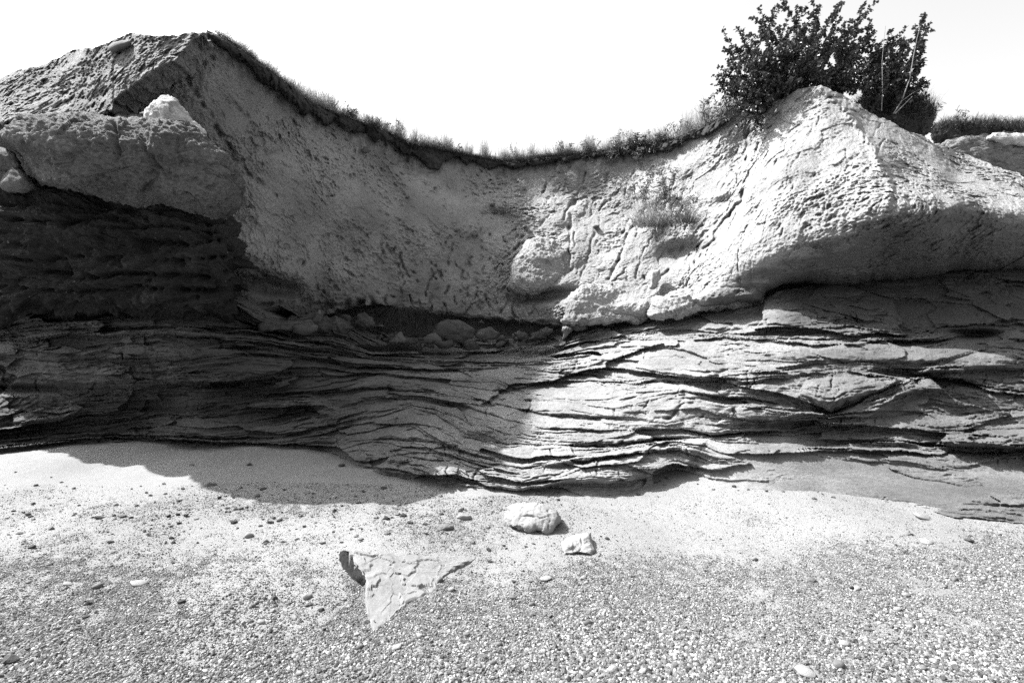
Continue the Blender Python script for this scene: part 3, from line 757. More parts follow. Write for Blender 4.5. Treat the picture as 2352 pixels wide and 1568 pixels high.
tag(rock('edge_rock', [(-40, 345), (-10, 335), (15, 338), (38, 348), (52, 370), (60, 395), (50, 402), (20, 398), (-40, 400)], 6.0, 0.3, 0.4, 0.7, 'boulder', None, None, 0.05, 3, seed=4),
    'dark rock wedged at the left edge under the big boulder', 'rock')
tag(rock('edge_rock', [(0, 425), (12, 398), (30, 385), (48, 388), (62, 405), (80, 430), (60, 440), (20, 440)], 5.9, 0.25, 0.3, 0.8, 'boulder', None, None, 0.04, 4, seed=5),
    'pointed lit-edged rock standing in the notch left of the big boulder', 'rock')
tag(rock('cobble', [(247, 108), (258, 98), (280, 93), (297, 95), (300, 105), (288, 114), (262, 120), (248, 116)], 6.2, 0.12, 0.15, 0.95, 'smooth', None, None, 0.01, 3, seed=6),
    'big smooth cobble embedded near the top of the left hill', 'cobble')
tag(rock('flat_stone', [(33, 260), (55, 257), (75, 262), (85, 268), (70, 272), (40, 271)], 5.65, 0.1, 0.1, 0.8, 'grey_stone', None, None, 0.012, 6, seed=7), 'flat grey stone resting at the left on top of the boulder', 'stone')
tag(rock('flat_stone', [(319, 258), (335, 256), (348, 265), (335, 268), (322, 264)], 5.65, 0.06, 0.06, 0.8, 'dark_stone', None, None, 0.01, 6, seed=8), 'small dark flat stone on the boulder top beside the pale lump', 'stone')
tag(rock('cobble', [(421, 160), (432, 162), (443, 168), (446, 180), (440, 182), (430, 172)], 6.38, 0.08, 0.1, 0.9, 'dark_stone', None, None, 0.01, 6, seed=9), 'dark cobble stuck in the clay just below the left peak', 'cobble')
tag(rock('bulging_rock', [(1162, 660), (1180, 610), (1205, 560), (1235, 540), (1275, 545), (1302, 575), (1312, 610), (1310, 632), (1290, 655), (1250, 671), (1200, 674)],
     9.52, 0.42, 0.6, 0.72, 'clay', 110, None, 0.075, 3.0, (0, -0.0035), 1.3, None, 10, 0.75), 'bulging clay boulder overhanging a dark gap in the hollow', 'boulder')
tag(rock('clay_lump', [(1288, 738), (1298, 695), (1338, 662), (1400, 655), (1452, 668), (1489, 692), (1495, 727), (1472, 739), (1385, 744), (1310, 745)],
     8.55, 0.26, 0.5, 0.6, 'clay', 120, None, 0.08, 3.2, (0, -0.004), 1.2, None, 41, 0.75), 'wide clay lump with a dark undercut at the foot of the sunlit slope', 'boulder')
tag(rock('clay_lump', [(1496, 724), (1503, 692), (1540, 670), (1600, 660), (1680, 656), (1738, 664), (1753, 690), (1700, 703), (1620, 713), (1552, 727)],
     7.83, 0.3, 0.5, 0.6, 'bluff', 120, None, 0.08, 3.2, (-0.0012, -0.003), 1.2, None, 42, 0.75), 'long pale clay lump wedged under the left end of the bluff', 'boulder')
tag(rock('clay_block', [(1492, 645), (1498, 622), (1515, 618), (1518, 640), (1508, 662), (1494, 662)], 8.1, 0.1, 0.15, 0.7, 'clay', None, None, 0.03, 5, seed=11), 'small clay block with a dark side at the foot of the sunlit slope', 'rock')
def cyl(ol): return max(p[1] for p in ol)
for ol, Y, fr, e, mt, lb, sd in (
    ([(594, 748), (604, 741), (632, 740), (655, 745), (658, 758), (640, 762), (600, 760)], 7.25, 0.10, 0.55, 'rubble', 'dark squarish rock left of the flat-topped smooth stone', 12),
    ([(666, 750), (676, 747), (725, 746), (731, 750), (728, 760), (715, 768), (694, 769), (674, 762)], 7.6, 0.10, 0.75, 'smooth', 'smooth flat-topped stone resting on the shelf below the dark recess', 13),
    ([(672, 745), (690, 722), (725, 716), (755, 730), (766, 752), (755, 765), (700, 765)], 8.15, 0.25, 0.7, 'rubble', 'rounded dark boulder behind the flat-topped stone', 14),
    ([(745, 765), (750, 735), (770, 725), (800, 740), (812, 755), (790, 770)], 8.4, 0.2, 0.7, 'rubble', 'leaning dark rubble block right of the rounded boulder', 15),
    ([(812, 745), (820, 722), (838, 716), (855, 730), (858, 745), (835, 752)], 8.75, 0.16, 0.75, 'rubble', 'dark lump in the mouth of the small cave', 16),
    ([(985, 775), (1010, 738), (1030, 732), (1060, 736), (1088, 757), (1085, 775), (1060, 785), (1010, 782)], 9.0, 0.2, 0.55, 'rubble', 'big angular slab of clay leaning at the foot of the hollow', 17),
    ([(972, 778), (982, 768), (1000, 765), (1012, 775), (1016, 785), (990, 790), (974, 786)], 8.65, 0.1, 0.9, 'smooth', 'rounded light-topped stone touching the black stone', 18),
    ([(996, 788), (1002, 783), (1020, 785), (1038, 782), (1041, 792), (1032, 799), (1008, 799)], 8.5, 0.1, 0.85, 'dark_stone', 'smooth black stone in front of the leaning slab', 19),
    ([(1095, 770), (1105, 755), (1130, 752), (1150, 765), (1140, 778), (1110, 780)], 9.0, 0.12, 0.7, 'rubble', 'small dark rock right of the leaning slab', 20),
    ([(1315, 748), (1325, 740), (1345, 742), (1355, 755), (1340, 762), (1320, 758)], 8.55, 0.1, 0.7, 'rubble', 'dark rock in the gap under the low clay lip', 21),
    ([(1180, 765), (1192, 758), (1205, 764), (1208, 776), (1190, 780)], 9.0, 0.1, 0.7, 'rubble', 'small rubble rock above the dry straw', 22),
    ([(905, 785), (920, 775), (945, 778), (955, 788), (930, 794)], 8.8, 0.1, 0.7, 'rubble', 'low dark rubble rock below the hanging grass tuft', 23)):
    tag(rock('rubble_rock' if mt == 'rubble' else 'stone', ol, Y-(0.12 if cyl(ol) < 790 else 0.0), fr, None, e, mt, None, None, 0.02 if mt != 'rubble' else 0.04, 5, seed=sd), lb, 'rock' if mt == 'rubble' else 'stone')

for i, (cx, cy, w) in enumerate(((1090, 538, 9), (1052, 528, 7), (936, 452, 6), (1130, 470, 6), (842, 345, 12), (1010, 620, 5), (1205, 520, 6), (1368, 520, 7), (1000, 430, 5))):
    ol = [(cx-w, cy+w*.2), (cx-w*.4, cy-w*.5), (cx+w*.5, cy-w*.55), (cx+w, cy), (cx+w*.3, cy+w*.5), (cx-w*.5, cy+w*.55)]
    tag(rock('stone_chip', ol, float(cliff_depth(np.array([[cx]], float), np.array([[cy]], float))[0, 0])-0.13, 0.05, 0.2, 0.7, 'grey_stone', 12, None, 0.012, 9, seed=500+i), 'small stone embedded in the grey wall of the hollow', 'stone', 'stones embedded in the hollow wall')
rub = np.random.default_rng(77)
for i in range(46):
    cx, cy = rub.uniform(640, 1330), 0.0
    cy = float(np.interp(cx, [640, 760, 860, 950, 1200, 1330], [748, 745, 775, 785, 780, 765]))+rub.normal(0, 14)
    w = rub.uniform(6, 22)*(1.3 if rub.random() < .2 else 1); a = np.sort(rub.uniform(0, 6.28, 8))
    ol = [(cx+w*math.cos(t)*rub.uniform(.7, 1.1), cy+w*0.65*math.sin(t)*rub.uniform(.7, 1.1)) for t in a]
    tag(rock('clod', ol, float(cliff_depth(np.array([[cx]]), np.array([[cy]]))[0, 0])-0.05+rub.normal(0, .12), w/F*8*rub.uniform(.6, 1), None, 0.62, 'rubble' if i % 3 else 'grey_stone', max(9, int(w*.9)), None, 0.03, 7, seed=300+i), 'dark clod of earth in the rubble heaped at the foot of the hollow', 'clod', 'clods at the foot of the hollow')

# ----------------------------------------------------------------- hero stones on the beach
def on_beach(py): return float(beach_Y(py))
tag(rock('white_stone', [(1160, 1190), (1166, 1165), (1200, 1157), (1225, 1158), (1250, 1164), (1278, 1174), (1289, 1195), (1277, 1212), (1256, 1227), (1235, 1219), (1205, 1219), (1166, 1212)],
     3.84, 0.14, 0.22, 0.62, 'white_stone', 80, None, 0.045, 4.5, (0, -0.0028), 1, None, 30, 0.7,
     [([(1180, 1184), (1212, 1181), (1240, 1190), (1258, 1186)], 1.8, 0.02), ([(1260, 1172), (1266, 1190), (1258, 1215)], 1.8, 0.02)]), 'larger of two white boulders on the sand, cracked across its top', 'boulder')
tag(rock('white_stone', [(1285, 1248), (1297, 1234), (1330, 1229), (1350, 1230), (1358, 1245), (1366, 1264), (1362, 1275), (1325, 1273), (1294, 1277), (1284, 1265)],
     3.47, 0.09, 0.16, 0.55, 'white_stone', 64, None, 0.035, 5.5, (0, -0.003), 1, None, 31, 0.7, [([(1335, 1235), (1338, 1252), (1330, 1262)], 1.6, 0.012)]), 'smaller blocky white boulder right of and nearer than the cracked one', 'boulder')
tag(rock('white_stone', [(1048, 1188), (1053, 1180), (1066, 1178), (1082, 1182), (1086, 1193), (1078, 1199), (1058, 1198)], 3.93, 0.05, 0.08, 0.75, 'white_stone', None, None, 0.015, 7, seed=32), 'fist-sized white stone left of the larger white boulder', 'stone')
tag(rock('sandy_stone', [(995, 1222), (1010, 1208), (1028, 1202), (1042, 1206), (1048, 1218), (1030, 1224), (1005, 1226)], 3.78, 0.08, 0.1, 0.8, 'grey_stone', None, None, 0.02, 7, seed=33), 'half buried sandy grey stone below the small white stone', 'stone')

def build_slab():
    top = np.array([(797, 1265), (805, 1262), (822, 1265), (850, 1274), (868, 1268), (900, 1274), (960, 1277), (1020, 1276), (1100, 1278), (1068, 1296), (1030, 1312), (1008, 1330), (1004, 1362), (965, 1374), (930, 1385), (905, 1408), (882, 1440), (856, 1450), (846, 1410), (838, 1372), (843, 1334), (833, 1312), (815, 1288), (803, 1274)], float)
    c = np.array([905, 1318.0])
    cl = np.vstack([top, top[:1]]); L = np.concatenate([[0], np.cumsum(np.hypot(*np.diff(cl, axis=0).T))])
    n, m = 260, 90
    s = np.linspace(0, L[-1], n, endpoint=False)
    ox, oy = np.interp(s, L, cl[:, 0]), np.interp(s, L, cl[:, 1])
    for _ in range(9): ox = (ox+np.roll(ox, 1)+np.roll(ox, -1))/3; oy = (oy+np.roll(oy, 1)+np.roll(oy, -1))/3
    ox = ox+fbm(v3(s/16, 0*s, 0*s+3), 3)*5; oy = oy+fbm(v3(s/16, 0*s+9, 0*s+3), 3)*4
    rho = np.linspace(0.01, 1, m)[:, None]
    PX, PY = c[0]+rho*(ox-c[0]), c[1]+rho*(oy-c[1])
    # the broken face is a plane tipped towards the sea, its left tip clear of the sand
    g = lambda x, y: 0.0
    p0 = beach_pt(856, 1450)[0]; p1 = beach_pt(1100, 1278)[0]; p2 = beach_pt(800, 1280)[0]+np.array([0, 0.0, 0.15])
    p0[2] += 0.002; p1[2] += 0.000
    nrm = np.cross(p1-p0, p2-p0); nrm /= np.linalg.norm(nrm)
    if nrm[2] < 0: nrm = -nrm
    d = np.stack([(PX-1176)/F, np.ones_like(PX), (784-PY)/F], -1)
    o = np.array([0, 0, CAM_H])
    t = ((p0-o)@nrm)/(d@nrm)
    W = o+d*t[..., None]
    P = W.reshape(-1, 3)
    D = facets(P*np.array([3, 3, 3])+fbm(P*4, 4)[:, None]*0.5, 1.0, 0.10)*0.010+facets(P*8+7+fbm(P*9, 2)[:, None]*0.4, 0.9, 0.12)*0.005
    D += fbm(P*3, 3)*0.012+fbm(P*30, 2)*0.0015
    P = P+nrm*(D*np.repeat(np.minimum(1, (1-rho[:, 0])*12+0.3), n))[:, None]
    rim_ = P[-n:].copy()
    b1 = rim_.copy(); b1[:, 2] -= 0.16
    left = (ox < 846) & (oy < 1345)
    V = np.vstack([P, rim_*0.7+b1*0.3, b1, P[:n].mean(0)[None]])
    fq = grid_faces(m+2, n, True)
    tri = np.concatenate([fq[:, [0, 1, 2]], fq[:, [0, 2, 3]]])
    i = np.arange(n); k = len(V)-1
    tri = np.concatenate([tri, np.stack([np.full(n, k), i, (i+1) % n], -1)])
    tag((slab_ob := based('slab', V, tri[:, ::-1], M['slab'])), 'flaky grey slab half buried in gravel with a dark broken left end', 'slab')
    # the dark end: a separate near-black face
    e_top = np.array([np.interp(np.linspace(0, 4, 30), range(5), [797, 803, 815, 833, 844]), np.interp(np.linspace(0, 4, 30), range(5), [1264, 1274, 1288, 1312, 1336])]).T
    e_bot = np.array([np.interp(np.linspace(0, 4, 30), range(5), [776, 777, 785, 806, 834]), np.interp(np.linspace(0, 4, 30), range(5), [1270, 1280, 1302, 1330, 1347])]).T
    dd_ = np.stack([(e_top[:, 0]-1176)/F, np.ones(30), (784-e_top[:, 1])/F], -1); T = o+dd_*(((p0-o)@nrm)/(dd_@nrm))[:, None]
    B = beach_pt(e_bot[:, 0], e_bot[:, 1]); B[:, 2] -= 0.01
    rows = []
    for q in np.linspace(0, 1, 12):
        r = T*(1-q)+B*q; r[:, 2] += 0.012*math.sin(q*math.pi); r += (facets(r*18, .6, .5)*0.008)[:, None]*np.array([-.6, -.6, .2]); rows.append(r)
    b2 = T.copy(); b2[:, 0] += 0.05; b2[:, 2] -= 0.03; rows.insert(0, b2)
    me = make_mesh('end_face', np.array(rows).reshape(-1, 3)-np.array(slab_ob.location), grid_faces(13, 30), M['black'])
    tag(obj('end_face', me, slab_ob), 'dark broken end')
build_slab()

# ----------------------------------------------------------------- gravel and loose stones
def ico():
    t = (1+5**0.5)/2
    v = np.array([(-1, t, 0), (1, t, 0), (-1, -t, 0), (1, -t, 0), (0, -1, t), (0, 1, t), (0, -1, -t), (0, 1, -t), (t, 0, -1), (t, 0, 1), (-t, 0, -1), (-t, 0, 1)], float)
    f = np.array([(0, 11, 5), (0, 5, 1), (0, 1, 7), (0, 7, 10), (0, 10, 11), (1, 5, 9), (5, 11, 4), (11, 10, 2), (10, 7, 6), (7, 1, 8), (3, 9, 4), (3, 4, 2), (3, 2, 6), (3, 6, 8), (3, 8, 9), (4, 9, 5), (2, 4, 11), (6, 2, 10), (8, 6, 7), (9, 8, 1)])
    return v/np.linalg.norm(v[0]), f
def subdiv(v, f):
    v = list(map(tuple, v)); cache = {}; out = []
    def mid(a, b):
        k = (min(a, b), max(a, b))
        if k not in cache:
            p = np.array(v[a])+np.array(v[b]); v.append(tuple(p/np.linalg.norm(p))); cache[k] = len(v)-1
        return cache[k]
    for a, b, c in f:
        x, y, z = mid(a, b), mid(b, c), mid(c, a); out += [(a, x, z), (b, y, x), (c, z, y), (x, y, z)]
    return np.array(v), np.array(out)
ICO = ico(); ICO2 = subdiv(*ICO); ICO3 = subdiv(*ICO2)

def stone_mesh(name, seed, mat, angular):
    v, f = ICO2
    r = np.random.default_rng(seed)
    p = v.copy()
    for _ in range(9 if angular else 4):                       # broken faces
        nrm = r.normal(size=3); nrm /= np.linalg.norm(nrm)
        h = r.uniform(0.45, 0.8) if angular else r.uniform(0.7, 0.95)
        d = p@nrm-h
        p = p-np.maximum(d, 0)[:, None]*nrm
    p = p*(1+fbm(v*1.7+seed*5.1, 3)[:, None]*0.18+fbm(v*6+seed, 2)[:, None]*0.03)
    return make_mesh(name, p, f, M[mat], not angular)

VAR = {k: [stone_mesh(k+'_stone', i+40+len(k)*9, mt, ang_) for i in range(6)] for k, mt, ang_ in (('dark', 'dark_stone', True), ('grey', 'grey_stone', True), ('pale', 'white_stone', False), ('round', 'grey_stone', False))}
R = random.Random(5)
def place_stone(px, py, w, kind, flat=0.5, label=None, group=None, rz=None, sink=0.12, name=None):
    """w: width on the 2352 sheet"""
    p = beach_pt(px, py)[0]
    s = w/F*p[1]/2
    o = bpy.data.objects.new(name or {'dark': 'dark_stone', 'grey': 'grey_stone', 'pale': 'pale_stone', 'round': 'pebble'}[kind], R.choice(VAR[kind]))
    COL.objects.link(o)
    o.scale = (s, s*R.uniform(0.6, 0.9), s*flat)
    o.location = (p[0], p[1], p[2]+s*flat*(1-2*sink)*0.6)
    o.rotation_euler = (R.uniform(-.25, .25), R.uniform(-.25, .25), R.uniform(-0.6, 0.6) if rz is None else rz)
    tag(o, label, 'stone' if kind != 'round' else 'pebble', group)
    return o

for px, py, w, k, fl, lb in (
    (25, 1520, 46, 'dark', 0.55, 'large dark stone at the bottom left corner of the gravel'),
    (572, 1232, 20, 'pale', 0.7, 'pale blocky stone alone on clean sand left of the slab'),
    (484, 1115, 30, 'grey', 0.5, 'flat-topped grey stone just below the cliff shadow at left'),
    (203, 1387, 26, 'dark', 0.6, 'dark wedge stone in the gravel at left'),
    (65, 1183, 15, 'grey', 0.7, 'small round grey stone alone on sand near the left edge'),
    (73, 1258, 24, 'dark', 0.5, 'dark flat stone on sand near the left edge'),
    (230, 1190, 24, 'dark', 0.35, 'thin dark slate chip on open sand at left'),
    (538, 1200, 26, 'dark', 0.35, 'thin dark plate tilted on the sand below the rubble patch'),
    (318, 1341, 32, 'pale', 0.3, 'flat pale stone half sunk in gravel left of the slab'),
    (890, 1192, 20, 'dark', 0.5, 'dark angular stone on the sand above the slab'),
    (912, 1487, 28, 'pale', 0.35, 'flat white stone in gravel below the slab tip'),
    (827, 1488, 18, 'round', 0.7, 'rounded pebble standing below the slab tip'),
    (1010, 1335, 17, 'round', 0.8, 'round pebble leaning against the right side of the slab'),
    (1254, 1330, 28, 'pale', 0.35, 'flat white stone right of the slab on gravel'),
    (1222, 1413, 24, 'grey', 0.5, 'grey stone in gravel left of the sandy hollow stone'),
    (1262, 1416, 20, 'grey', 0.6, 'angular grey stone beside another on open gravel'),
    (1349, 1433, 22, 'round', 0.7, 'rounded pebble with dark right side on gravel'),
    (1106, 1509, 22, 'grey', 0.5, 'brownish grey stone low in the centre gravel'),
    (1408, 1540, 26, 'pale', 0.6, 'pale blocky stone at the bottom edge right of centre'),
    (688, 1548, 18, 'pale', 0.7, 'pale pebble at the bottom edge left of centre'),
    (1957, 1352, 14, 'dark', 0.8, 'black cube-like stone beside a white one in the right gravel'),
    (1967, 1352, 20, 'pale', 0.5, 'white pebble touching a black stone in the right gravel'),
    (2226, 1243, 24, 'dark', 0.5, 'dark humped stone near the right edge gravel'),
    (1735, 1286, 18, 'dark', 0.5, 'dark flat stone alone on fine gravel right of centre'),
    (1926, 1530, 30, 'round', 0.6, 'large rounded grey pebble at the lower right'),
    (1850, 1545, 44, 'pale', 0.35, 'long pale stone lying at the bottom edge right of centre'),
    (2252, 1168, 16, 'dark', 0.5, 'dark stone on wet-looking sand below the right layers'),
    (2128, 1246, 26, 'pale', 0.35, 'flat white stone in the gravel at right'),
    (2090, 1228, 20, 'grey', 0.5, 'grey stone just above a flat white one at right'),
    (2120, 1188, 44, 'pale', 0.25, 'long thin pale stone on sand below the right layers'),
    (2168, 1346, 24, 'grey', 0.35, 'flat grey plate tilted in the right gravel'),
    (1940, 1480, 26, 'pale', 0.5, 'white lumpy stone in the lower right gravel'),
    (620, 1200, 20, 'dark', 0.4, 'low dark stone on sand left of centre'),
    (1224, 1122, 18, 'grey', 0.5, 'grey pebble lying where the lit rock meets the sand'),
    (786, 1070, 20, 'dark', 0.5, 'dark stone inside the cliff shadow on sand'),
    (574, 1068, 18, 'dark', 0.5, 'dark stone in the left part of the sand shadow'),
    (440, 1068, 16, 'grey', 0.4, 'grey chip by the left tip of the sand shadow'),
    (1395, 1238, 14, 'dark', 0.6, 'small dark stone right of the blocky white boulder'),
    (1125, 1290, 16, 'dark', 0.5, 'dark pebble at the right tip of the slab'),
    (1180, 1336, 20, 'dark', 0.4, 'flat dark stone in gravel below the white boulders')):
    place_stone(px, py, w, k, fl, lb)

def scatter(n, x0, x1, y0, y1, kinds, w0, w1, label, group, name=None):
    for _ in range(n):
        place_stone(R.uniform(x0, x1), R.uniform(y0, y1), 1.05*w0*(w1/w0)**(R.random()**1.9), R.choice(kinds), R.uniform(0.4, 0.75), label, group, name=name)
scatter(95, 330, 900, 1120, 1250, ['dark', 'dark', 'grey'], 7, 17, 'small dark chip scattered on the sand below the left shadow', 'dark chips on the left sand')
scatter(60, 900, 1290, 1130, 1270, ['dark', 'dark', 'grey'], 6, 17, 'small chip strewn round the white boulders', 'chips round the white boulders')
scatter(60, 10, 420, 1080, 1300, ['dark', 'grey'], 6, 16, 'small stone on the open sand at far left', 'stones on the far left sand')
scatter(75, 1300, 2340, 1290, 1560, ['pale', 'round', 'pale', 'grey'], 8, 24, 'pebble lying on top of the right hand gravel', 'pebbles on the right gravel', 'pebble')
scatter(60, 20, 1300, 1340, 1560, ['pale', 'round', 'dark'], 9, 22, 'pebble lying on top of the left and centre gravel', 'pebbles on the lower gravel', 'pebble')

for _ in range(70):
    x = R.uniform(1150, 2340)
    place_stone(x, float(foot(x))+4+abs(R.gauss(0, 14)), R.uniform(6, 15), R.choice(['dark', 'grey', 'grey']), R.uniform(.4, .7), 'chip fallen on the sand along the foot of the right hand layers', 'chips along the foot of the right layers')
def build_gravel():
    r = np.random.default_rng(11)
    N = 2700000
    Yr = np.sqrt(r.uniform(2.1**2, 4.7**2, N)); t = r.uniform(-1.5, 1.5, N)
    x, y = Yr*t, Yr
    z = beach_z(x, y)
    px = 1176+x/y*F; py = 784+(CAM_H-z)/y*F
    n = fbm(v3(x*0.9, y*0.9, 0*x), 3); n2 = fbm(v3(x*3, y*3, 0*x+5), 3)
    low = sstep(1255, 1400, py+n*70+sstep(1100, 1500, px)*50+np.where(px < 500, 30, 0)-sstep(1900, 2352, px)*-20)
    sandy = sstep(0.0, 0.55, n2*0.6+n*0.8)*0.85
    dens = np.clip(low*(1.0-sandy), 0, 1)
    patch = np.exp(-(((px-640)/140)**2+((py-1170)/22)**2))*0.5+np.exp(-(((px-1030)/130)**2+((py-1225)/40)**2))*0.5+np.exp(-(((px-800)/200)**2+((py-1120)/40)**2))*0.18
    dens = np.maximum(dens, patch)
    dens = np.maximum(dens, (0.05+0.16*sstep(1400, 1100, px)*sstep(-0.2, 0.5, n+n2*.6)+0.05*sstep(0, .5, n2))*sstep(1080, 1180, py))
    keep = (r.random(N) < dens) & (py > foot(px)+12)
    x, y, z, px, py = x[keep], y[keep], z[keep], px[keep], py[keep]
    k = len(x)
    s = 0.0011*np.exp(np.abs(r.normal(0, 0.66, k)))*(1+0.25*sstep(1400, 1560, py))
    s = np.minimum(s, 0.0078)*(1+0.35*sstep(0.0, 0.5, fbm(v3(x*1.1+9, y*1.1, 0*x), 2)))*(0.8+0.35*sstep(1250, 1500, py))
    me = bpy.data.meshes.new('gravel'); me.vertices.add(k)
    me.vertices.foreach_set('co', np.stack([x, y, z+s*0.25], -1).astype(np.float32).ravel())
    a = me.attributes.new('size', 'FLOAT_VECTOR', 'POINT')
    sz = np.stack([s*r.uniform(0.8, 1.5, k), s*r.uniform(0.7, 1.1, k), s*r.uniform(0.6, 1.15, k)], -1)
    a.data.foreach_set('vector', sz.astype(np.float32).ravel())
    a = me.attributes.new('turn', 'FLOAT_VECTOR', 'POINT')
    a.data.foreach_set('vector', np.stack([r.normal(0, .3, k), r.normal(0, .3, k), r.uniform(0, 6.28, k)], -1).astype(np.float32).ravel())
    a = me.attributes.new('tone', 'FLOAT', 'POINT')
    tone = np.clip(0.10*np.exp(r.normal(0, 0.6, k)), 0.018, 0.36)
    a.data.foreach_set('value', tone.astype(np.float32))
    a = me.attributes.new('pick', 'INT', 'POINT'); a.data.foreach_set('value', r.integers(0, 4, k).astype(np.int32))
    m, nt, b, out = new_mat('gravel_stone')
    at = nt.nodes.new('ShaderNodeAttribute'); at.attribute_type = 'INSTANCER'; at.attribute_name = 'tone'
    t1 = n_tex(nt, 160, 4, 0.6)
    v = mul(nt, at.outputs['Fac'], rng_map(nt, t1.outputs[0], 0.3, 0.7, 0.75, 1.25))
    cmb = nt.nodes.new('ShaderNodeCombineColor')
    for i in range(3): nt.links.new(v, cmb.inputs[i])
    nt.links.new(cmb.outputs[0], b.inputs['Base Color'])
    o = obj('gravel', me)
    ng = bpy.data.node_groups.new('gravel', 'GeometryNodeTree')
    ng.interface.new_socket('Geometry', in_out='INPUT', socket_type='NodeSocketGeometry')
    ng.interface.new_socket('Geometry', in_out='OUTPUT', socket_type='NodeSocketGeometry')
    N_ = ng.nodes.new; Lk = ng.links.new
    gi, go = N_('NodeGroupInput'), N_('NodeGroupOutput')
    g2i = N_('GeometryNodeGeometryToInstance')
    for q in range(4):
        ic = N_('GeometryNodeMeshIcoSphere'); ic.inputs['Radius'].default_value = 1; ic.inputs['Subdivisions'].default_value = 1+(q == 0)
        sp = N_('GeometryNodeSetPosition'); nz = N_('ShaderNodeTexNoise'); nz.noise_dimensions = '4D'
        nz.inputs['W'].default_value = q*9.3; nz.inputs['Scale'].default_value = 1.1; nz.inputs['Detail'].default_value = 2
        sub = N_('ShaderNodeVectorMath'); sub.operation = 'SUBTRACT'; sub.inputs[1].default_value = (.5, .5, .5)
        sc = N_('ShaderNodeVectorMath'); sc.operation = 'SCALE'; sc.inputs['Scale'].default_value = 1.5
        Lk(nz.outputs['Color'], sub.inputs[0]); Lk(sub.outputs[0], sc.inputs[0]); Lk(sc.outputs[0], sp.inputs['Offset'])
        Lk(ic.outputs['Mesh'], sp.inputs['Geometry'])
        sm = N_('GeometryNodeSetMaterial'); sm.inputs['Material'].default_value = m
        Lk(sp.outputs[0], sm.inputs['Geometry'])
        Lk(sm.outputs[0], g2i.inputs[0])
    mp = N_('GeometryNodeMeshToPoints'); Lk(gi.outputs[0], mp.inputs['Mesh'])
    ip = N_('GeometryNodeInstanceOnPoints'); ip.inputs['Pick Instance'].default_value = True
    def attr(nm, ty):
        a = N_('GeometryNodeInputNamedAttribute'); a.data_type = ty; a.inputs['Name'].default_value = nm
        return a.outputs['Attribute']
    Lk(mp.outputs[0], ip.inputs['Points']); Lk(g2i.outputs[0], ip.inputs['Instance'])
    Lk(attr('pick', 'INT'), ip.inputs['Instance Index']); Lk(attr('turn', 'FLOAT_VECTOR'), ip.inputs['Rotation']); Lk(attr('size', 'FLOAT_VECTOR'), ip.inputs['Scale'])
    Lk(ip.outputs[0], go.inputs[0])
    md = o.modifiers.new('gravel', 'NODES'); md.node_group = ng
    tag(o, 'loose grey gravel covering the lower beach', 'gravel', kind='stuff')
    print('gravel', k)
build_gravel()

# ----------------------------------------------------------------- turf rim and plants
def turf():
    wd = ln([(470, 10), (500, 24), (560, 36), (650, 40), (720, 46), (800, 30), (880, 30), (930, 46), (1000, 44), (1060, 40), (1110, 26), (1150, 18), (1220, 16), (1300, 16), (1400, 10), (1500, 14), (1560, 20), (1600, 30), (1650, 26), (1680, 14)])
    xs = np.arange(474, 1682, 2.2); nc = len(xs); nr = 22
    top = rim(xs)-7; w = np.clip(wd(xs)*(0.6+fbm(v3(xs/60, 0*xs, 0*xs+3), 5, 0.6)*0.8), 3, wd(xs)*1.05)+2
    Yr = rimY(rim(xs))
    th = np.linspace(0, 1, nr)[:, None]
    PY = top+(w+7)*th; PX = np.broadcast_to(xs, PY.shape).copy()
    Yc = cliff_depth(PX, PY)
    bul = np.sqrt(np.clip(1-(2*th-0.9)**2, 0, 1))
    Y = Yc-0.05-bul*(0.10+0.10*np.clip(w/40, 0, 1))+np.where(th > 0.9, (th-0.9)*3.0, 0)
    P = w2(PX, PY, Y).reshape(-1, 3)
    D = fbm(P*5, 3, 0.6)*0.07+facets(P*9, 0.5, 0.5)*0.05
    W = w2(PX, PY, Y-D.reshape(PX.shape))
    bk = []
    for dy in (1.2, 0.3):
        r = W[0].copy(); r[:, 1] += dy; bk.append(r)
    V = np.concatenate([np.array(bk), W]).reshape(-1, 3)
    tag(based('turf', V, grid_faces(nr+2, nc), M['soil_shade']), 'dark overhanging sod and topsoil along the rim of the hollow', 'turf', kind='structure')
turf()

def blades(base, h, w, lean, curve, r):
    """grass blades: 3-segment tapering strips"""
    k = len(base)
    az = r.uniform(0, 2*np.pi, k); side = np.stack([np.cos(az), np.sin(az), 0*az], -1)
    V = []
    for i, f in enumerate((0, 0.4, 0.75, 1.0)):
        c = base+np.stack([lean[:, 0]*f+curve[:, 0]*f*f, lean[:, 1]*f+curve[:, 1]*f*f, h*f-0.3*np.hypot(curve[:, 0], curve[:, 1])*f*f], -1)
        hw = (w*(1-f*0.85)/2)[:, None]
        V += [c-side*hw, c+side*hw]
    V = np.stack(V, 1)            # k, 8, 3
    off = (np.arange(k)*8)[:, None]
    q = np.array([(0, 1, 3, 2), (2, 3, 5, 4), (4, 5, 7, 6)])
    Fq = (off[:, None]+q[None]).reshape(-1, 4)
    return V.reshape(-1, 3), Fq

def rim_points(x0, x1, n, r, back=0.5, dy=-5):
    px = r.uniform(x0, x1, n); Y = rimY(rim(px))
    p = w2(px, rim(px)+dy, Y); b = r.random(n)**1.5*back
    p[:, 1] += b-0.12; p[:, 0] *= p[:, 1]/Y*0+1
    p[:, 2] += 0.0
    return px, p

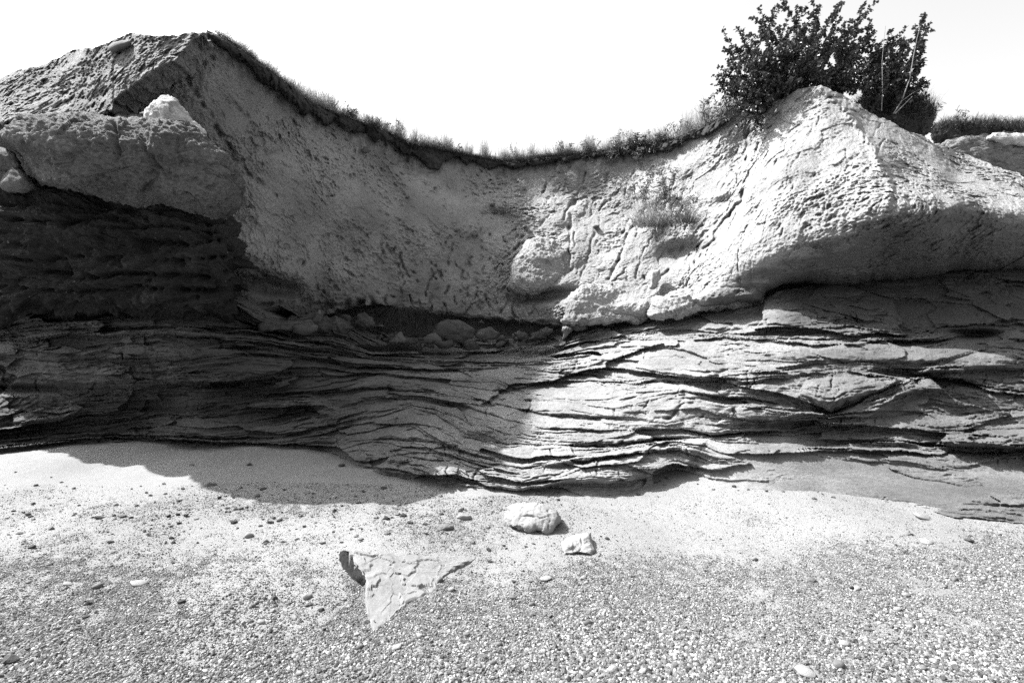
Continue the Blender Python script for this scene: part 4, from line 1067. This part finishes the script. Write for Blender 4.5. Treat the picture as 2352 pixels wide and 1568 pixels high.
def build_grass():
    r = np.random.default_rng(21)
    Vs, Fs, o = [], [], 0
    hmap = ln([(500, .10), (600, .12), (680, .22), (700, .32), (760, .28), (800, .22), (900, .25), (930, .36), (1000, .30), (1060, .3), (1150, .36), (1230, .32), (1300, .24), (1400, .28), (1500, .3), (1560, .34), (1620, .36), (1680, .3)])
    px, p = rim_points(505, 1680, 24000, r, 0.6)
    cl = fbm(v3(px/22, 0*px, 0*px+2), 3)
    h = 1.0*hmap(px)*np.clip(0.55+cl*1.3+0.5*fbm(v3(px/7, 0*px, 0*px+8), 2)+r.normal(0, .28, len(px)), 0.08, 1.9)
    ln_ = r.normal(0, .06, (len(px), 2)); cv = r.normal(0, .09, (len(px), 2))+np.array([0.03, -0.03])
    V, Fq = blades(p, h, r.uniform(.006, .012, len(px)), ln_, cv, r)
    g = obj('grass', make_mesh('grass', V, Fq, M['grass'], False))
    tag(g, 'long meadow grass growing along the rim of the hollow', 'grass', kind='stuff')
    # blades drooping over the edge of the sod
    px, p = rim_points(920, 1320, 2600, r, 0.1, 2)
    p[:, 1] -= 0.16
    h = r.uniform(.05, .22, len(px))
    V, Fq = blades(p, h*0.4, r.uniform(.006, .011, len(px)), np.stack([r.normal(0, .04, len(px)), -r.uniform(.02, .1, len(px))], -1), np.stack([r.normal(0, .06, len(px)), -r.uniform(.02, .14, len(px))], -1), r)
    V[:, 2] -= 0.05
    g = obj('drooping_grass', make_mesh('drooping_grass', V, Fq, M['dark_grass'], False))
    tag(g, 'grass drooping over the sod edge in the middle of the rim', 'grass', kind='stuff')
build_grass()

def tube(pts, r0, r1, n=5):
    pts = np.array(pts, float); k = len(pts)
    tan = np.gradient(pts, axis=0); tan /= np.maximum(np.linalg.norm(tan, axis=1, keepdims=True), 1e-9)
    a = np.cross(tan, [0.3, 0.9, 0.1]); a /= np.linalg.norm(a, axis=1, keepdims=True); b = np.cross(tan, a)
    an = np.linspace(0, 2*np.pi, n, endpoint=False)
    rr = np.linspace(r0, r1, k)[:, None, None]
    V = pts[:, None]+rr*(a[:, None]*np.cos(an)[None, :, None]+b[:, None]*np.sin(an)[None, :, None])
    return V.reshape(-1, 3), grid_faces(k, n, True)

def leaves(pos, dirs, size, width, r):
    """folded oval leaves, 6 vertices each"""
    k = len(pos)
    d = dirs/np.maximum(np.linalg.norm(dirs, axis=1, keepdims=True), 1e-9)
    up = r.normal(0, .5, (k, 3))+np.array([0, 0, 1.0])
    s = np.cross(d, up); s /= np.maximum(np.linalg.norm(s, axis=1, keepdims=True), 1e-9); n = np.cross(s, d)
    L = size[:, None]; W = (size*width)[:, None]/2
    V = np.stack([pos, pos+d*L*.35+s*W+n*W*.35, pos+d*L*.75+s*W*.75+n*W*.3-n*L*.04, pos+d*L-n*L*.12, pos+d*L*.75-s*W*.75+n*W*.3-n*L*.04, pos+d*L*.35-s*W+n*W*.35, ], 1)
    off = (np.arange(k)*6)[:, None, None]
    q = np.array([(0, 1, 2, 3), (0, 3, 4, 5)])
    return V.reshape(-1, 3), (off+q[None]).reshape(-1, 4)

def merge(parts):
    Vs, Fs, o = [], [], 0
    for v, f in parts:
        Vs.append(v); Fs.append(f+o); o += len(v)
    return np.vstack(Vs), np.vstack(Fs)

def shrub(name, base, stems, leaf, lw, spacing, label, cat, lmat='leaf', seed=0, side=5, side_len=0.5, r0=0.012, group=None):
    """stems: list of (base offset xy, tip offset xyz); side twigs and leaves follow"""
    r = np.random.default_rng(seed)
    wood, P, Dr = [], [], []
    def run(a, b, rad, lv):
        n = max(4, int(np.linalg.norm(b-a)/0.12))
        t = np.linspace(0, 1, n)[:, None]
        sag = np.array([r.normal(0, .08), r.normal(0, .08), 0.06])*np.linalg.norm(b-a)
        pts = a+(b-a)*t+sag*np.sin(t*np.pi)+r.normal(0, .008, (n, 3))*t
        wood.append(tube(pts, rad, rad*0.3, 5))
        Ln = np.linalg.norm(b-a)
        k = int(Ln*(0.75 if lv == 0 else 0.95)/spacing)
        tt = np.sort(r.uniform(0.25 if lv == 0 else 0.08, 1, k))
        for u in tt:
            i = min(int(u*(n-1)), n-2); f = u*(n-1)-i
            p = pts[i]*(1-f)+pts[i+1]*f
            d = (pts[i+1]-pts[i]); d = d/np.linalg.norm(d)
            q = r.normal(0, 1, 3); q -= d*(q@d)
            P.append(p); Dr.append(d*0.5+q/np.linalg.norm(q)+np.array([0, 0, -0.1]))
        return pts
    for bo, tip in stems:
        a = np.array([bo[0], bo[1], 0.0]); b = np.array(tip, float)
        pts = run(a, b, r0, 0)
        for _ in range(side):
            i = r.integers(len(pts)//5, len(pts)-1)
            d = (b-a)/np.linalg.norm(b-a)*0.6+r.normal(0, .55, 3)+np.array([0, 0, .15]); d /= np.linalg.norm(d)
            ln2 = side_len*r.uniform(.4, 1.1)
            run(pts[i], pts[i]+d*ln2, r0*0.5, 1)
    P, Dr = np.array(P), np.array(Dr)
    root = bpy.data.objects.new(name, None); COL.objects.link(root); root.location = base
    tag(root, label, cat, group)
    V, Fq = merge(wood); obj('stems', make_mesh('stems', V, Fq, M['twig']), root)
    V, Fq = leaves(P, Dr, leaf*r.uniform(.6, 1.2, len(P)), lw, r)
    obj('foliage', make_mesh('foliage', V, Fq, M[lmat], False), root)
    return root

def at(px, py, Y): return w2(np.array([px], float), np.array([py], float), np.array([Y]))[0]

# big bush: stems fan out from behind the top of the bluff
def fan(base_px, base_py, Y, tips, r, jit=0.25):
    b = at(base_px, base_py, Y); out = []
    for tx, ty, dy in tips:
        t = at(tx, ty, Y+dy)-b
        out.append(((r.uniform(-jit, jit)+t[0]*0.25, r.uniform(-jit, jit)), t))
    return b, out
rr = np.random.default_rng(3)
tips = [(1668, 150, 0), (1690, 110, .2), (1705, 70, -.2), (1725, 35, .1), (1745, 75, -.4), (1770, 45, .2), (1800, 8, 0), (1822, 40, -.3), (1850, 60, .4), (1880, 10, .1), (1905, 50, -.3), (1920, 12, .3), (1950, 60, 0), (1975, 20, .2), (2000, 25, 0),
        (2008, 75, -.2), (1990, 110, .1), (1655, 195, .1), (1660, 170, .3), (1680, 200, -.3), (1700, 150, -.5), (1740, 130, -.6), (1790, 110, -.6), (1850, 120, -.6), (1910, 110, -.5), (1960, 130, -.4), (1700, 240, -.2), (1720, 190, -.5), (1760, 180, -.6), (1650, 185, 0), (1690, 262, -.4), (1740, 230, -.5),
        (1780, 60, .6), (1840, 90, .8), (1900, 90, .8), (1950, 110, .7), (1720, 110, .6), (1820, 150, -.7), (1880, 160, -.7), (1940, 175, -.6)]
tips += [(x, y, d) for x, y, d in [(1690, 285, -.5), (1720, 270, -.6), (1745, 255, -.6), (1760, 230, -.6), (1800, 200, -.6), (1830, 175, -.5), (1870, 185, -.4), (1910, 195, -.3), (1950, 205, -.3), (1700, 215, .2), (1730, 160, .1), (1780, 150, .3), (1830, 120, .2), (1890, 135, .2), (1940, 140, .3), (1980, 160, .1), (1990, 190, 0), (1670, 220, .1)]]
b, st = fan(1850, 235, 8.6, tips, rr)
shrub('bush', b, st, 0.054, 0.75, 0.0092, 'big dark leafy bush crowning the pointed bluff', 'bush', seed=1, side=9, side_len=0.46)
tips = [(2120, 42, 0), (2085, 60, .2), (2065, 80, -.1), (2050, 95, .1), (2120, 95, 0), (2110, 130, .2), (2122, 150, -.1), (2118, 185, 0), (2090, 110, -.3), (2060, 140, -.4), (2030, 130, 0), (2010, 150, -.3), (2095, 170, -.4), (2050, 190, -.4), (2015, 190, -.3), (2100, 210, -.2), (1990, 180, -.4), (2075, 220, -.4), (2020, 110, 0), (2000, 130, .1), (2035, 170, .2), (1985, 205, 0), (2070, 120, .2), (2108, 75, 0), (2112, 240, -.1), (2060, 235, -.3), (2020, 225, -.3), (2030, 90, .1), (2015, 100, .3), (1995, 95, .2), (2045, 110, 0), (2025, 145, -.2), (2000, 165, .3), (2085, 90, .1)]
b, st = fan(2040, 262, 8.4, tips, rr, 0.2)
shrub('bush', b, st, 0.052, 0.75, 0.0085, 'smaller dark bush with a pale bare stem right of the big bush', 'bush', seed=2, side=8, side_len=0.27)

def bare_stem(label, pts, Y, r0, twigs=()):
    b = at(*pts[0], Y)
    P = np.array([at(x, y, Y) for x, y in pts])-b
    parts = [tube(P, r0, r0*0.35, 6)]
    for tw in twigs:
        parts.append(tube(np.array([at(x, y, Y) for x, y in tw])-b, r0*0.5, r0*0.2, 5))
    V, Fq = merge(parts)
    tag(obj('bare_stem', make_mesh('bare_stem', V, Fq, M['bark']), None, b), label, 'stem')
M['bark'] = rock_mat('pale_bark', 0.16, 0.2, 6, 50)
bare_stem('long pale bare stem leaning right in front of the smaller bush', [(2052, 262), (2072, 230), (2090, 180), (2098, 130), (2106, 90), (2114, 60)], 7.95, 0.010, ([(2072, 232), (2095, 215), (2112, 205)],))
bare_stem('short pale bare twig forking low beside the smaller bush', [(2055, 262), (2075, 242), (2095, 222)], 7.9, 0.010)
bare_stem('thin upright bare stem in front of the smaller bush', [(2025, 255), (2027, 200), (2026, 140), (2034, 60)], 7.95, 0.006)

# dense undergrowth beside the bushes: dark grass banks
def bank(name, label, poly, Y, front, blade_n, h, mat_g, seed):
    o = rock(name, poly, Y, front, front*1.5, 0.8, 'soil_shade', None, None, 0.07, 4, seed=seed)
    tag(o, label, 'bank', kind='structure')
    me = o.data; n = len(me.vertices); co = np.empty(n*3, np.float32); me.vertices.foreach_get('co', co); co = co.reshape(-1, 3)
    r = np.random.default_rng(seed)
    up = co[(co[:, 2] > np.percentile(co[:, 2], 45))]
    p = up[r.integers(0, len(up), blade_n)]+r.normal(0, .015, (blade_n, 3))
    V, Fq = blades(p, h*r.uniform(.3, 1.2, blade_n), r.uniform(.006, .012, blade_n), r.normal(0, .05, (blade_n, 2)), r.normal(0, .08, (blade_n, 2)), r)
    g = obj('grass', make_mesh('grass', V, Fq, M[mat_g], False), o); g['kind'] = 'stuff'
bank('grass_bank', 'dark grassy bank between the bushes and the right bluff edge', [(1960, 262), (1990, 238), (2050, 232), (2100, 240), (2130, 252), (2146, 275), (2140, 305), (2100, 325), (2040, 305), (1990, 285)], 8.5, 0.3, 6500, 0.26, 'dark_grass', 61)
bank('grass_bank', 'dark grassy bank running off to the right edge behind the bluff', [(2130, 300), (2165, 282), (2220, 286), (2280, 282), (2352, 282), (2480, 285), (2480, 320), (2352, 310), (2290, 312), (2240, 330), (2180, 340), (2140, 330)], 9.8, 0.3, 4500, 0.16, 'dark_grass', 62)
tag(rock('far_slope', [(2120, 345), (2170, 318), (2240, 312), (2352, 300), (2600, 300), (2800, 330), (2800, 480), (2352, 460), (2250, 420), (2180, 385)], 9.6, 0.3, 0.8, 0.7, 'hill', None, None, 0.08, 3, seed=63), 'dim stony slope behind the right edge of the bluff', 'slope', kind='structure')
tag(rock('pale_patch', [(2268, 318), (2290, 306), (2330, 303), (2400, 306), (2400, 345), (2340, 338), (2300, 336)], 9.35, 0.12, 0.2, 0.8, 'pale', None, None, 0.05, 5, seed=64), 'pale sunlit bare patch of earth at the right edge behind the bluff', 'earth patch', kind='structure')

# weeds on the sunlit slope and on the rim
def weed(name, px, py, Y, hpx, n, label, seed, leaf=0.06, lw=0.35, spread_=0.35, lmat='weed', cat='plant', group=None, side=2):
    r = np.random.default_rng(seed)
    b = at(px, py, Y); H = hpx/F*Y
    st = []
    for _ in range(n):
        a = r.uniform(0, 6.28); q = H*spread_*r.random()**.5
        st.append(((math.cos(a)*q*.3, math.sin(a)*q*.3), np.array([math.cos(a)*q, math.sin(a)*q-0.05, H*r.uniform(.6, 1.05)])))
    return shrub(name, b, st, leaf, lw, 0.022, label, cat, lmat, seed, side, H*0.35, 0.004, group)
def cY(px, py): return float(cliff_depth(np.array([[px]], float), np.array([[py]], float))[0, 0])
for i, (px, py, h, n, sp, lm, lb) in enumerate((
    (1470, 470, 70, 9, .6, 'weed', 'leafy weed clump at the upper left of the slope plants'),
    (1530, 455, 60, 9, .7, 'weed', 'leafy weed clump at the upper right of the slope plants'),
    (1500, 490, 55, 8, .7, 'weed', 'weed clump in the middle of the slope plants'),
    (1570, 495, 45, 7, .8, 'weed', 'low weed clump at the right end of the slope plants'),
    (1425, 440, 35, 6, .8, 'weed', 'small weed tuft at the left end of the slope plants'),
    (1180, 372, 50, 3, .25, 'grass', 'pair of tall upright weeds in the middle of the rim grass'),
    (1010, 352, 32, 4, .5, 'weed', 'branching weed on the rim left of the tall weeds'),
    (1060, 358, 26, 4, .6, 'weed', 'bushy weed on the rim between two tall weeds'),
    (860, 298, 26, 5, .6, 'weed', 'leafy weed on the left part of the rim'),
    (800, 278, 24, 5, .7, 'weed', 'low leafy weed where the rim steepens at left'),
    (1625, 285, 55, 8, .4, 'weed', 'upright bunch of weeds left of the big bush'),
    (1560, 330, 50, 9, .6, 'weed', 'flowering weeds on the rim well left of the big bush'),
    (1500, 345, 45, 9, .7, 'grass', 'pale flowering weeds on the right part of the rim'),
    (1440, 352, 42, 9, .7, 'grass', 'pale weeds where the rim begins to rise at right'),
    (1400, 375, 40, 7, .8, 'weed', 'weeds rooted just below the rim at right of the middle'),
    (1470, 378, 35, 7, .8, 'weed', 'low weeds just below the rim, right of their neighbour'),
    (1350, 372, 34, 6, .7, 'weed', 'weed at the left end of the weeds below the rim'),
    (1680, 262, 45, 8, .7, 'leaf', 'dark leafy plant hanging at the left foot of the big bush'),
    (1985, 262, 60, 12, .8, 'leaf', 'dark low plant filling the gap under the two bushes'),
    (2065, 292, 75, 14, .7, 'leaf', 'dark plant on the bank under the smaller bush'),
    (2120, 305, 70, 14, .6, 'leaf', 'dark plant at the right end of the bank by the smaller bush'),
    (2200, 290, 34, 6, .6, 'weed', 'dark weed on the bank behind the bluff at right'))):
    yy = cY(px, py)-0.10 if px < 1800 else (8.2 if px < 2150 else 9.6)
    weed('weed', px, py, yy, h, n, lb, 100+i, leaf=0.07, lw=0.3, spread_=sp, lmat=lm)

wr = np.random.default_rng(8)
for i in range(22):
    x = float(wr.uniform(1290, 1665)) if i < 16 else float(wr.uniform(700, 1100))
    weed('weed', x, float(rim(x))+wr.uniform(-4, 10), float(rimY(rim(x)))-0.1, wr.uniform(22, 44), 7, 'leafy weed among the grass on the right half of the rim' if i < 16 else 'leafy weed among the grass on the left half of the rim', 400+i, leaf=0.055, lw=0.4, spread_=0.7, lmat='weed' if i % 3 else 'leaf', group='leafy weeds on the rim at right' if i < 16 else 'leafy weeds on the rim at left')

def tuft(name, px, py, Y, hpx, n, mat, label, seed, droop=False, spread_=0.5, cat='grass tuft'):
    r = np.random.default_rng(seed); H = hpx/F*Y
    b = at(px, py, Y)
    p = np.stack([r.normal(0, H*spread_*.35, n), r.normal(0, H*.12, n), r.normal(0, H*.03, n)], -1)
    dirs = np.stack([p[:, 0]*1.2+r.normal(0, H*.25, n), -np.abs(r.normal(0, H*.25, n))], -1)
    hh = H*r.uniform(.4, 1.1, n)
    if droop:
        V, Fq = blades(p, hh*0.35, r.uniform(.006, .012, n), dirs*0.4, dirs*0.9, r)
        k = V.reshape(n, 8, 3); f = np.repeat(np.array([0, .4, .75, 1.0]), 2)
        k[:, :, 2] -= (hh[:, None]*1.15*f[None]**2)
        V = k.reshape(-1, 3)
    else:
        V, Fq = blades(p, hh, r.uniform(.006, .012, n), dirs*0.5, dirs*0.6, r)
    tag(obj(name, make_mesh(name, V, Fq, M[mat], False), None, b), label, cat)
tuft('grass_tuft', 925, 706, cY(925, 706)-0.15, 48, 420, 'dark_grass', 'tuft of long grass drooping over the cave mouth in the hollow', 201, True, 1.6)
tuft('grass_tuft', 1150, 492, cY(1150, 492)-0.08, 30, 160, 'weed', 'lone grass tuft on the grey wall of the hollow', 202, False, 1.3)
tuft('grass_tuft', 1490, 520, cY(1490, 520)-0.15, 60, 420, 'grass', 'pale grass tuft in the lower part of the slope plants', 203, False, 0.8)
tuft('grass_tuft', 1575, 512, cY(1575, 512)-0.15, 40, 260, 'weed', 'dark grass tuft right of the slope plants', 204, False, 1.0)
tuft('dry_straw', 1260, 795, 8.7, 20, 420, 'dry_grass', 'pale dry straw lying at the foot of the hollow', 205, True, 3.6, 'straw')
tuft('dry_weed', 885, 806, 8.3, 26, 700, 'dark_grass', 'dark heap of dried seaweed on the shelf below the hollow', 206, False, 3.2, 'seaweed')
